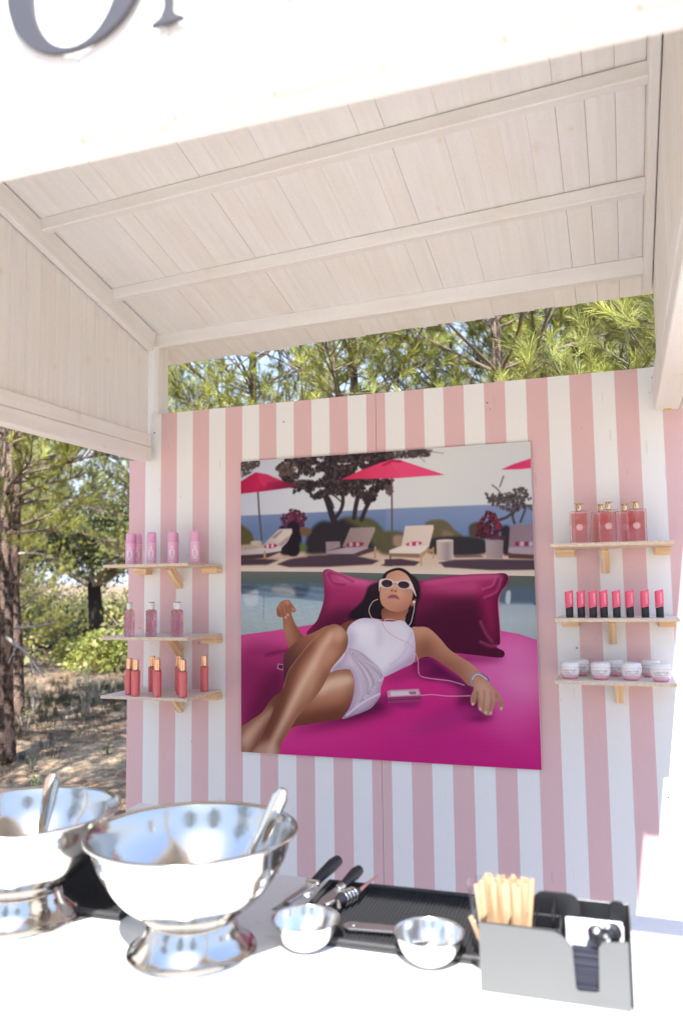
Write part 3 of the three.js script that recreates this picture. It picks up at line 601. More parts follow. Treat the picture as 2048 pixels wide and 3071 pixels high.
["L",[152,528,157,531,163,529],1.4,"#7d94a0",0.8,0.5],
["L",[228,561,233,563,239,561],1.4,"#b4c6ca",0.8,0.5],
["L",[1,593,6,596,12,594],1.4,"#6f8893",0.8,0.5],
["L",[80,512,85,514,91,512],1.4,"#c3d2d4",0.8,0.5],
["L",[157,544,162,547,168,545],1.4,"#7d94a0",0.8,0.5],
["L",[233,577,238,579,243,577],1.4,"#b4c6ca",0.8,0.5],
["L",[7,495,12,497,18,495],1.4,"#6f8893",0.8,0.5],
["L",[85,528,90,530,96,529],1.4,"#c3d2d4",0.8,0.5],
["L",[162,560,167,563,173,561],1.4,"#7d94a0",0.8,0.5],
["L",[237,592,242,595,248,593],1.4,"#b4c6ca",0.8,0.5],
["L",[12,511,17,514,23,512],1.4,"#6f8893",0.8,0.5],
["L",[90,544,95,547,101,545],1.4,"#c3d2d4",0.8,0.5],
["L",[167,576,172,579,178,577],1.4,"#7d94a0",0.8,0.5],
["L",[244,496,249,499,254,497],1.4,"#b4c6ca",0.8,0.5],
["L",[17,527,22,530,28,528],1.4,"#6f8893",0.8,0.5],
["L",[95,560,100,563,106,561],1.4,"#c3d2d4",0.8,0.5],
["L",[172,592,177,595,183,593],1.4,"#7d94a0",0.8,0.5],
["L",[248,512,253,515,259,513],1.4,"#b4c6ca",0.8,0.5],
["L",[22,543,27,546,33,544],1.4,"#6f8893",0.8,0.5],
["L",[100,576,105,579,111,577],1.4,"#c3d2d4",0.8,0.5],
["L",[178,495,183,498,189,496],1.4,"#7d94a0",0.8,0.5],
["L",[253,528,258,531,264,529],1.4,"#b4c6ca",0.8,0.5],
["L",[27,559,32,562,38,560],1.4,"#6f8893",0.8,0.5],
["L",[105,592,110,595,116,593],1.4,"#c3d2d4",0.8,0.5],
["L",[183,511,188,514,194,512],1.4,"#7d94a0",0.8,0.5],
["L",[258,544,263,546,269,544],1.4,"#b4c6ca",0.8,0.5],
["L",[32,576,38,578,44,576],1.4,"#6f8893",0.8,0.5],
["L",[111,495,116,497,122,495],1.4,"#c3d2d4",0.8,0.5],
["L",[188,527,193,530,198,528],1.4,"#7d94a0",0.8,0.5],
["L",[263,559,268,562,273,560],1.4,"#b4c6ca",0.8,0.5],
["L",[37,592,43,594,49,592],1.4,"#6f8893",0.8,0.5],
["L",[116,511,121,513,127,511],1.4,"#c3d2d4",0.8,0.5],
["L",[193,543,198,546,203,544],1.4,"#7d94a0",0.8,0.5],
["L",[267,575,272,578,278,576],1.4,"#b4c6ca",0.8,0.5],
["L",[43,494,49,496,54,494],1.4,"#6f8893",0.8,0.5],
["L",[121,527,126,529,132,527],1.4,"#c3d2d4",0.8,0.5],
["L",[197,559,202,562,208,560],1.4,"#7d94a0",0.8,0.5],
["L",[272,591,277,593,283,591],1.4,"#b4c6ca",0.8,0.5],
["L",[48,510,54,512,60,511],1.4,"#6f8893",0.8,0.5],
["L",[126,543,131,545,137,543],1.4,"#c3d2d4",0.8,0.5],
["L",[202,575,207,578,213,576],1.4,"#7d94a0",0.8,0.5],
["L",[278,495,283,498,289,496],1.4,"#b4c6ca",0.8,0.5],
["L",[54,526,59,529,65,527],1.4,"#6f8893",0.8,0.5],
["L",[131,559,136,561,142,559],1.4,"#c3d2d4",0.8,0.5],
["L",[207,591,212,593,218,591],1.4,"#7d94a0",0.8,0.5],
["L",[283,511,288,514,294,512],1.4,"#b4c6ca",0.8,0.5],
["L",[59,542,64,545,70,543],1.4,"#6f8893",0.8,0.5],
["L",[136,575,141,577,147,575],1.4,"#c3d2d4",0.8,0.5],
["L",[213,494,218,497,224,495],1.4,"#7d94a0",0.8,0.5],
["L",[288,527,293,530,298,528],1.4,"#b4c6ca",0.8,0.5],
["L",[64,558,69,561,75,559],1.4,"#6f8893",0.8,0.5],
["L",[141,590,146,593,152,591],1.4,"#c3d2d4",0.8,0.5],
["L",[218,510,223,513,229,511],1.4,"#7d94a0",0.8,0.5],
["L",[293,543,297,545,303,543],1.4,"#b4c6ca",0.8,0.5],
["L",[69,574,74,577,80,575],1.4,"#6f8893",0.8,0.5],
["L",[147,494,152,496,158,494],1.4,"#c3d2d4",0.8,0.5],
["L",[223,526,228,529,234,527],1.4,"#7d94a0",0.8,0.5],
["L",[297,558,302,561,308,559],1.4,"#b4c6ca",0.8,0.5],
["L",[74,590,79,593,85,591],1.4,"#6f8893",0.8,0.5],
["F",[-7,606,115,591,277,567,543,532,891,586,945,595,999,613,1023,625,1009,1008,-9,1066],[115,598,599,1006,"#c04a80","#c03c7a","#c23476","#b82c6e","#ae2566"],0,1,1],
["C",[-7,606,115,591,277,567,543,532,891,586,945,595,999,613,1023,625,1009,1008,-9,1066],1],
["F",[891,586,1023,619,1016,806,860,780,800,689],"#cf6ea4",40,0,1],
["F",[737,659,985,686,1003,836,886,901],"#c65896",50,0,0.8],
["F",[-7,667,152,652,188,731,113,867,-8,939],"#6e1f45",28,0,0.85],
["F",[76,767,158,719,157,865,53,923,7,938],"#4a1630",22,0,0.8],
["F",[1,674,174,655,188,685,77,707],"#8c2d58",14,0,1],
["L",[92,674,137,662,188,655],7.1,"#4d1a36",5,1],
["F",[186,924,399,883,536,833,469,810,329,872],"#2f1024",16,0,0.9],
["F",[607,673,786,739,827,824,758,838,766,770],"#5c1a40",18,0,0.85],
["F",[766,783,851,841,814,849,758,826],"#30101f",12,0,0.9],
["F",[603,686,660,666,693,688,732,719,770,744,802,765,795,787,750,757,705,739,659,740,625,728],"#3c1030",11,0,0.85],
["F",[749,814,781,800,813,818,831,846,860,845,824,862,767,857],"#3a0f2a",7,0,0.9],
["F",[598,905,683,838,755,807,800,831,766,870,681,905],"#90225a",14,0,0.75],
["F",[879,723,985,708,989,782,925,771],"#d078aa",22,0,0.6],
["F",[532,956,680,918,841,926,993,989,987,1001,531,988],"#a82066",24,0,0.7],
["L",[533,898,681,883,982,883],3.3,"#c2508e",9,0.28],
["L",[540,910,694,895,982,894],3.3,"#9a2468",9,0.28],
["L",[547,922,707,907,981,905],3.3,"#c2508e",9,0.28],
["L",[553,934,720,919,981,916],3.3,"#9a2468",9,0.28],
["L",[560,946,732,931,981,927],3.3,"#c2508e",9,0.28],
["L",[566,958,745,943,980,938],3.3,"#9a2468",9,0.28],
["L",[573,970,757,955,980,949],3.3,"#c2508e",9,0.28],
["L",[579,982,770,967,979,960],3.3,"#9a2468",9,0.28],
["L",[585,993,782,979,979,971],3.3,"#c2508e",9,0.28],
["F",[698,665,888,663,863,682,749,683],"#6a2048",10,0,0.8],
["F",[581,901,764,826,876,834,731,876],"#9c2c6c",16,0,0.8],
["F",[-8,992,599,1000,1009,1008,-9,1073],"#ac2468",30,0,0.8],
["F",[518,735,639,691,671,710,538,750],"#7c2250",14,0,0.9],
["F",[510,796,636,814,590,831,516,821],"#6b1f4c",8,0,0.8],
["E"],
["F",[247,605,284,551,307,484,306,424,304,397,312,386,330,385,365,398,421,414,501,427,639,428,692,418,796,410,871,409,906,408,921,419,919,441,898,465,886,496,888,571,889,620,877,636,898,648,899,662,882,668,801,661,724,656,607,673,376,623],[477,400,607,660,"#a83c68","#8c2c52","#6a2040","#46182c","#3a1526"],0,0,1],
["C",[247,605,284,551,307,484,306,424,304,397,312,386,330,385,365,398,421,414,501,427,639,428,692,418,796,410,871,409,906,408,921,419,919,441,898,465,886,496,888,571,889,620,877,636,898,648,899,662,882,668,801,661,724,656,607,673,376,623],0],
["F",[308,390,407,412,497,430,476,466,378,465,315,437],"#b84a78",10,0,0.9],
["F",[322,437,462,453,433,531,348,571,291,584],"#82284e",16,0,0.8],
["F",[262,604,313,531,433,518,405,571,319,617],"#3c1628",18,0,0.9],
["F",[639,430,871,412,896,434,838,471,678,462],"#ae4270",14,0,0.9],
["F",[833,433,888,459,884,595,858,620,836,533],"#7c1f46",14,0,0.9],
["F",[630,532,792,521,840,596,882,657,672,666],"#3a1426",24,0,0.9],
["L",[247,605,284,551,307,484,306,424,304,397,312,386,330,385,365,398,421,414,501,427,639,428,692,418,796,410,871,409,906,408,921,419,919,441,898,465,886,496,888,571,889,620,877,636,898,648,899,662,882,668,801,661,724,656,607,673,376,623,247,605],28.4,"#3a1024",14,0.55],
["F",[337,391,435,417,501,430,476,443,379,428],"#c85c8a",6,0,0.8],
["F",[652,429,795,412,890,412,890,423,776,429,665,440],"#c2527f",6,0,0.85],
["L",[884,418,870,446,838,458],6.4,"#c25a88",3,0.6],
["L",[888,423,875,451,843,463],5.0,"#4e1530",3,0.7],
["L",[899,425,882,465,844,483],6.4,"#c25a88",3,0.6],
["L",[904,430,887,470,849,488],5.0,"#4e1530",3,0.7],
["L",[865,620,847,596,829,558],6.4,"#c25a88",3,0.6],
["L",[869,625,852,600,834,563],5.0,"#4e1530",3,0.7],
["L",[880,632,858,633,827,620],6.4,"#c25a88",3,0.6],
["L",[885,637,863,637,832,625],5.0,"#4e1530",3,0.7],
["L",[315,397,336,424,379,432],6.4,"#c25a88",3,0.6],
["L",[321,402,342,430,384,437],5.0,"#4e1530",3,0.7],
["L",[322,390,365,401,407,422],6.4,"#c25a88",3,0.6],
["L",[328,396,371,407,413,428],5.0,"#4e1530",3,0.7],
["E"],
["L",[914,411,921,423,915,442,898,464,886,496,889,571,889,620],2.1,"#c86a90",0.6,0.8],
["F",[511,418,498,430,479,435,463,446,453,469,441,491,418,513,398,531,394,549,421,551,452,549,486,549,510,553,525,503,522,448],"#1e181e",3,0,1],
["F",[478,439,494,435,497,459,465,466],"#3c1c2a",12,0,0.7],
["F",[601,414,620,414,630,427,637,447,638,475,632,496,625,514,622,539,618,574,605,578,585,571,583,553,595,521,607,485],"#1d181e",3,0,1],
["F",[511,419,521,401,538,391,561,385,581,387,600,398,612,411,625,425,632,443,622,461,610,436,594,407,564,395,538,402,523,418,513,434],"#1f1a1f",1,0,1],
["L",[612,414,621,432,626,450],3.2,"#4d3a36",5,0.8],
["F",[511,517,512,551,535,560,561,560,583,564,589,539,597,517,562,503],[551,514,561,562,"#6e4438","#8a5a4a","#a8705c"],1,0,1],
["F",[523,418,530,405,546,397,568,393,587,401,599,412,608,427,613,445,614,468,610,489,605,503,595,517,580,524,560,527,535,522,519,513,508,501,503,481,504,455,509,436],[526,412,589,521,"#c08c74","#cd9a80","#c48a70","#b27a62"],1,0,1],
["C",[523,418,530,405,546,397,568,393,587,401,599,412,608,427,613,445,614,468,610,489,605,503,595,517,580,524,560,527,535,522,519,513,508,501,503,481,504,455,509,436],0],
["L",[523,418,530,405,546,397,568,393,587,401,599,412,608,427,613,445,614,468,610,489,605,503,595,517,580,524,560,527,535,522,519,513,508,501,503,481,504,455,509,436,523,418],9.4,"#744838",20,0.6],
["O",571,417,19.8,12.6,10,"#d8a88e",22,1],
["F",[504,459,520,459,521,503,506,502],"#8e5e4c",26,0,0.8],
["O",549,508,27.0,9.0,0,"#c99780",22,0.9],
["O",585,467,19.8,9.0,20,"#d8ab94",18,0.8],
["F",[585,457,611,459,613,471,596,468],"#7b4c40",12,0,0.8],
["F",[535,521,571,526,595,516,610,493,613,532,531,537],"#7c4b3c",22,0,0.9],
["F",[523,405,538,400,534,416,521,420],"#9a6a56",16,0,0.8],
["O",536,474,7.2,3.6,0,"#a26b58",10,1],
["E"],
["F",[540,460,539,452,545,445,552,440,561,444,563,456,561,463,552,462],"#c0886f",4,0,1],
["O",553,449,4.7,7.9,10,"#d6a48c",7,1],
["O",544,458,3.1,2.7,0,"#2c1816",2,1],
["O",556,460,3.6,2.5,10,"#2c1816",2,1],
["F",[530,481,536,474,546,470,551,472,559,473,569,486,559,485,544,484],"#8a4650",1.2,0,1],
["L",[531,481,544,479,551,480,569,486],1.1,"#5a2a34",1.5,1],
["F",[536,483,551,481,566,486,553,486,542,485],"#b5717a",1.5,0,1],
["F",[606,496,615,491,623,486,621,500,615,508,608,509],"#9a6450",2,0,1],
["F",[500,434,504,423,517,419,538,421,549,427,556,430,567,427,582,425,601,427,610,432,619,454,625,475,622,475,611,455,600,453,582,456,569,451,563,442,556,434,550,440,545,447,533,451,516,450,505,445,502,459,500,458],"#d3c3bd",0.5,0,1],
["O",528,435,18.7,12.2,3,"#2a2228",0.5,1],
["O",584,440,19.4,11.5,5,"#2a2228",0.5,1],
["O",528,441,14.4,4.7,3,"#5a3436",6,0.8],
["O",584,447,15.3,4.3,5,"#5a3436",6,0.8],
["L",[548,438,556,434,562,440],1.8,"#8a5a48",1,1],
["F",[605,582,633,575,656,576,676,588,702,614,727,643,759,665,794,686,816,705,829,721,847,742,865,764,881,776,889,794,892,816,888,827,881,828,878,810,872,792,869,804,860,826,856,842,847,844,837,844,831,840,824,834,816,829,813,809,810,793,807,809,797,817,791,806,793,787,802,762,783,753,758,728,719,700,680,675,654,669,630,676,616,686,611,647],[622,582,846,786,"#c68e74","#ae765e","#9a6652","#b07e68","#c0927a"],0,0,1],
["C",[605,582,633,575,656,576,676,588,702,614,727,643,759,665,794,686,816,705,829,721,847,742,865,764,881,776,889,794,892,816,888,827,881,828,878,810,872,792,869,804,860,826,856,842,847,844,837,844,831,840,824,834,816,829,813,809,810,793,807,809,797,817,791,806,793,787,802,762,783,753,758,728,719,700,680,675,654,669,630,676,616,686,611,647],0],
["L",[605,582,633,575,656,576,676,588,702,614,727,643,759,665,794,686,816,705,829,721,847,742,865,764,881,776,889,794,892,816,888,827,881,828,878,810,872,792,869,804,860,826,856,842,847,844,837,844,831,840,824,834,816,829,813,809,810,793,807,809,797,817,791,806,793,787,802,762,783,753,758,728,719,700,680,675,654,669,630,676,616,686,611,647,605,582],13.2,"#5a352b",13,0.6],
["F",[621,631,655,604,678,630,660,669,620,682],"#5c352c",22,0,0.9],
["L",[619,588,656,582,689,607,727,646,772,674,816,705],8.6,"#e0ae92",10,0.85],
["L",[664,663,706,688,751,722,789,756],13.2,"#5e3830",16,0.8],
["F",[752,693,778,687,771,725,752,713],"#7c4e40",16,0,0.7],
["O",831,761,19.8,16.5,40,"#c39a84",14,1],
["L",[813,774,813,799,811,812],3.3,"#4a2a24",3,1],
["L",[834,768,834,796,828,830],2.6,"#6a4436",3,1],
["L",[854,776,855,801,849,836],2.6,"#6a4436",3,1],
["L",[871,779,872,795],3.0,"#6a4436",3,1],
["O",821,826,3.6,4.6,0,"#d9b3a4",1.5,1],
["O",838,836,3.6,4.6,0,"#d9b3a4",1.5,1],
["O",852,837,3.6,4.6,0,"#d9b3a4",1.5,1],
["O",885,822,3.6,4.6,0,"#d9b3a4",1.5,1],
["O",798,812,3.6,4.6,0,"#d9b3a4",1.5,1],
["O",823,784,5.9,6.6,0,"#b98d78",7,0.8],
["O",846,786,5.9,6.6,0,"#b98d78",7,0.8],
["O",863,792,5.9,6.6,0,"#b98d78",7,0.8],
["O",880,794,5.9,6.6,0,"#b98d78",7,0.8],
["E"],
["L",[795,753,794,737,800,724,813,718,825,719,841,730,850,741],6.6,"#7c7a8c",0.6,1],
["L",[798,737,806,724,822,721,844,736],2.6,"#d5d2de",0.8,1],
["L",[826,717,843,727,850,739],2.0,"#3c3a4a",0.6,1],
["F",[157,554,153,546,137,539,134,519,141,503,152,491,167,486,181,486,190,497,204,515,205,525,195,528,190,527,192,540,202,563,216,586,234,607,266,605,298,592,350,579,385,560,412,558,412,579,370,624,279,651,194,658,183,652,176,635,166,606,159,579],[137,539,265,625,"#96634e","#a9745c","#8a5946","#6e4436"],0,0,1],
["C",[157,554,153,546,137,539,134,519,141,503,152,491,167,486,181,486,190,497,204,515,205,525,195,528,190,527,192,540,202,563,216,586,234,607,266,605,298,592,350,579,385,560,412,558,412,579,370,624,279,651,194,658,183,652,176,635,166,606,159,579],0],
["L",[157,554,153,546,137,539,134,519,141,503,152,491,167,486,181,486,190,497,204,515,205,525,195,528,190,527,192,540,202,563,216,586,234,607,266,605,298,592,350,579,385,560,412,558,412,579,370,624,279,651,194,658,183,652,176,635,166,606,159,579,157,554],14.4,"#5a352b",13,0.6],
["L",[195,540,205,579,230,615,215,645],21.6,"#6e4234",18,0.8],
["L",[162,566,176,606,194,638],9.4,"#bb8870",12,0.8],
["O",148,506,14.4,18.0,20,"#a9765f",10,1],
["O",391,573,21.6,14.4,0,"#5a382e",12,1],
["L",[152,506,157,526,166,546],3.2,"#6b4032",3,1],
["L",[165,500,172,520,177,536],2.9,"#6b4032",3,1],
["L",[141,516,148,539,155,551],2.9,"#6b4032",3,1],
["L",[181,500,185,516,202,525],3.2,"#74483a",3,1],
["O",154,548,3.6,5.0,-25,"#d6ae9c",2,1],
["O",168,545,3.6,5.0,-25,"#d6ae9c",2,1],
["O",176,536,3.6,5.0,-25,"#d6ae9c",2,1],
["O",174,493,9.4,6.5,0,"#d2a28c",6,1],
["O",197,518,6.5,5.0,40,"#c69680",4,1],
["E"],
["F",[387,590,405,564,440,548,488,550,515,558,576,555,596,571,612,587,618,622,617,673,606,692,572,708,515,735,470,745,402,727,346,722,328,722,361,669,389,636],[391,571,592,724,"#e2dce8","#e9e4ec","#e6e0e8","#c6b4ca"],0,0,1],
["C",[387,590,405,564,440,548,488,550,515,558,576,555,596,571,612,587,618,622,617,673,606,692,572,708,515,735,470,745,402,727,346,722,328,722,361,669,389,636],0],
["L",[387,590,405,564,440,548,488,550,515,558,576,555,596,571,612,587,618,622,617,673,606,692,572,708,515,735,470,745,402,727,346,722,328,722,361,669,389,636,387,590],21.3,"#9c8aa8",12,0.6],
["O",439,587,42.6,24.1,10,"#ece8ef",13,1],
["O",541,596,56.8,42.6,0,"#dcd6e0",18,1],
["F",[390,584,418,610,403,649,382,649],"#b3a4c0",12,0,0.8],
["F",[511,735,606,692,617,660,579,692,525,719],"#a07a9c",10,0,0.8],
["F",[432,610,500,635,526,699,457,713],"#e6e0e8",22,0,0.8],
["L",[498,571,502,603,496,635],11.4,"#b3a6bd",9,0.6],
["F",[403,649,445,655,430,714,381,695],"#b5a5c0",12,0,0.6],
["L",[403,656,458,675,498,713],3.5,"#a596b0",3,0.6],
["L",[396,669,444,694,471,726],3.5,"#a596b0",3,0.6],
["L",[594,635,573,667,532,699],3.5,"#a596b0",3,0.6],
["L",[608,596,594,622,581,635],3.5,"#a596b0",3,0.6],
["E"],
["F",[332,719,375,676,386,646,431,655,472,687,505,716,513,732,501,770,498,796,483,819,462,839,413,860,367,874,393,838,408,792,410,747,395,715,360,715],[375,663,496,841,"#dccdd6","#d0c0cc","#c2b0c0","#b09ab0"],0,0,1],
["C",[332,719,375,676,386,646,431,655,472,687,505,716,513,732,501,770,498,796,483,819,462,839,413,860,367,874,393,838,408,792,410,747,395,715,360,715],0],
["L",[332,719,375,676,386,646,431,655,472,687,505,716,513,732,501,770,498,796,483,819,462,839,413,860,367,874,393,838,408,792,410,747,395,715,360,715,332,719],21.3,"#8a7490",9,0.6],
["L",[386,649,428,733,435,795,407,844],2.8,"#e6dbe2",1.5,0.75],
["L",[388,651,430,731,439,791,411,839],5.0,"#9f889c",1.5,0.75],
["L",[390,652,433,730,443,788,416,834],7.1,"#d8cad4",1.5,0.75],
["L",[392,653,436,728,446,785,420,830],2.8,"#87708a",1.5,0.75],
["L",[393,655,438,727,451,781,425,825],5.0,"#e6dbe2",1.5,0.75],
["L",[395,656,441,725,454,779,429,820],7.1,"#9f889c",1.5,0.75],
["L",[397,656,443,723,458,775,434,815],2.8,"#d8cad4",1.5,0.75],
["L",[400,658,445,721,462,772,438,811],5.0,"#87708a",1.5,0.75],
["L",[402,659,448,719,466,769,443,806],7.1,"#e6dbe2",1.5,0.75],
["L",[404,660,451,717,469,765,447,801],2.8,"#9f889c",1.5,0.75],
["L",[406,662,453,716,473,762,452,797],5.0,"#d8cad4",1.5,0.75],
["L",[407,663,456,714,477,759,457,791],7.1,"#87708a",1.5,0.75],
["L",[409,664,459,713,481,756,461,787],2.8,"#e6dbe2",1.5,0.75],
["L",[411,665,461,711,485,753,466,782],5.0,"#9f889c",1.5,0.75],
["L",[413,667,464,709,489,750,470,778],7.1,"#d8cad4",1.5,0.75],
["L",[415,668,466,707,492,746,474,773],2.8,"#87708a",1.5,0.75],
["L",[417,669,469,706,496,743,479,768],5.0,"#e6dbe2",1.5,0.75],
["L",[419,670,471,704,500,740,483,764],7.1,"#9f889c",1.5,0.75],
["L",[421,671,474,702,504,736,488,759],2.8,"#d8cad4",1.5,0.75],
["L",[423,672,477,700,507,733,492,754],5.0,"#87708a",1.5,0.75],
["L",[425,674,479,699,512,730,497,749],7.1,"#e6dbe2",1.5,0.75],
["L",[427,675,482,697,515,727,501,745],2.8,"#9f889c",1.5,0.75],
["L",[382,864,414,837,455,810,497,790],5.0,"#e0d2da",1.2,1],
["L",[371,872,427,853,469,829,493,803],4.3,"#8a7288",1.5,0.8],
["E"],
["F",[328,726,360,716,395,715,407,740,410,766,404,805,386,844,361,874,301,886,244,898,193,909,149,945,112,973,157,879,223,817,274,763],[317,729,343,885,"#b88468","#cfa084","#a87258","#7a4b3a","#5a342a"],0,0,1],
["C",[328,726,360,716,395,715,407,740,410,766,404,805,386,844,361,874,301,886,244,898,193,909,149,945,112,973,157,879,223,817,274,763],0],
["L",[328,726,360,716,395,715,407,740,410,766,404,805,386,844,361,874,301,886,244,898,193,909,149,945,112,973,157,879,223,817,274,763,328,726],36.9,"#5a3428",17,0.6],
["L",[288,785,338,756,395,746],24.1,"#e8c2a4",10,0.9],
["F",[186,917,294,893,371,874,358,845,244,875],"#5c3528",14,0,0.85],
["E"],
["F",[165,765,160,719,160,678,177,651,218,617,277,591,320,572,348,584,290,650,217,731],[166,732,291,597,"#3f2430","#5a3832","#7d5040","#94624e"],0,0,1],
["F",[-8,932,30,897,75,868,102,834,124,810,150,799,157,825,112,887,67,955,37,1010,-8,1012],[7,924,128,826,"#b58a72","#a37058","#7d5040"],0,0,1],
["C",[-8,932,30,897,75,868,102,834,124,810,150,799,157,825,112,887,67,955,37,1010,-8,1012],0],
["L",[-8,932,30,897,75,868,102,834,124,810,150,799,157,825,112,887,67,955,37,1010,-8,1012,-8,932],28.4,"#4a2a22",14,0.7],
["L",[7,965,68,902,113,860],18.5,"#cfa88f",10,0.8],
["F",[37,1004,112,894,150,819,165,839,82,1001],"#4a2c26",12,0,0.9],
["E"],
["F",[188,705,225,668,262,627,291,599,320,574,345,567,369,576,387,597,391,623,384,649,364,676,332,712,317,742,288,789,245,836,208,877,178,924,149,965,132,1005,33,1012,60,969,90,921,113,874,132,826,159,772,173,732],[158,785,302,815,"#6a4234","#a8745c","#bd8a70","#9a6850"],0,0,1],
["C",[188,705,225,668,262,627,291,599,320,574,345,567,369,576,387,597,391,623,384,649,364,676,332,712,317,742,288,789,245,836,208,877,178,924,149,965,132,1005,33,1012,60,969,90,921,113,874,132,826,159,772,173,732],0],
["L",[188,705,225,668,262,627,291,599,320,574,345,567,369,576,387,597,391,623,384,649,364,676,332,712,317,742,288,789,245,836,208,877,178,924,149,965,132,1005,33,1012,60,969,90,921,113,874,132,826,159,772,173,732,188,705],34.1,"#5a3428",15,0.6],
["L",[334,597,283,677,224,771,172,865,119,960,104,1007],18.5,"#eac2a4",9,0.9],
["L",[261,637,210,698,165,785,127,880,75,982],24.1,"#5a342a",14,0.75],
["L",[375,643,332,716,281,796,215,876,163,958],18.5,"#8e5c46",10,0.8],
["O",358,600,24.1,28.4,30,"#cc9c82",10,0.9],
["O",325,670,28.4,42.6,30,"#bf8a70",16,0.8],
["L",[384,623,375,656,332,709],8.5,"#7d4e3c",5,0.8],
["F",[37,1012,67,975,104,960,134,979,130,1007],"#c9a088",10,0,0.7],
["E"],
["L",[159,779,177,725,221,670,262,625,291,599],2.1,"#caa08a",1,0.5],
["L",[496,486,481,492,470,506,465,520,468,536,476,547,486,550,505,553],2.3,"#d9b7ba",0.5,1],
["L",[618,498,617,518,612,539,606,560,599,570,592,572],2.3,"#dcbcc0",0.5,1],
["L",[508,550,510,565,519,581,534,596,560,612,589,624,603,633,611,641],2.2,"#c99aa4",0.5,1],
["L",[515,556,523,551,540,551,552,554,559,557],2.5,"#d7b0b2",0.5,1],
["F",[520,555,538,553,557,556,542,558],"#6a3436",1,0,1],
["O",617,495,4.7,3.6,0,"#e3d2d6",0.6,1],
["L",[614,650,626,679,627,717,638,732,677,738,728,743,773,755],2.8,"#c88aa4",0.4,1],
["L",[628,726,644,740,690,745,735,750],2.1,"#5c1a3c",1,0.7],
["L",[633,791,669,787,721,790,791,787],2.8,"#cf8fae",0.4,1],
["F",[521,781,524,775,627,770,633,786,633,810,524,819],"#84375a",0.4,1,1],
["F",[521,781,531,777,627,770,633,791,524,800],"#c08aa0",0.4,1,1],
["F",[532,782,621,776,625,788,534,796],"#dcc4cc",0.6,1,1],
["F",[591,781,617,778,620,786,600,789],"#8a5a6c",0.8,1,1],
["L",[525,809,634,800],2.1,"#5a2040",0.4,1],
["F",[138,700,157,702,157,723,135,718],"#a8788c",0.5,1,1],
["F",[142,704,156,705,155,719,139,715],"#451c30",0.5,1,1]];
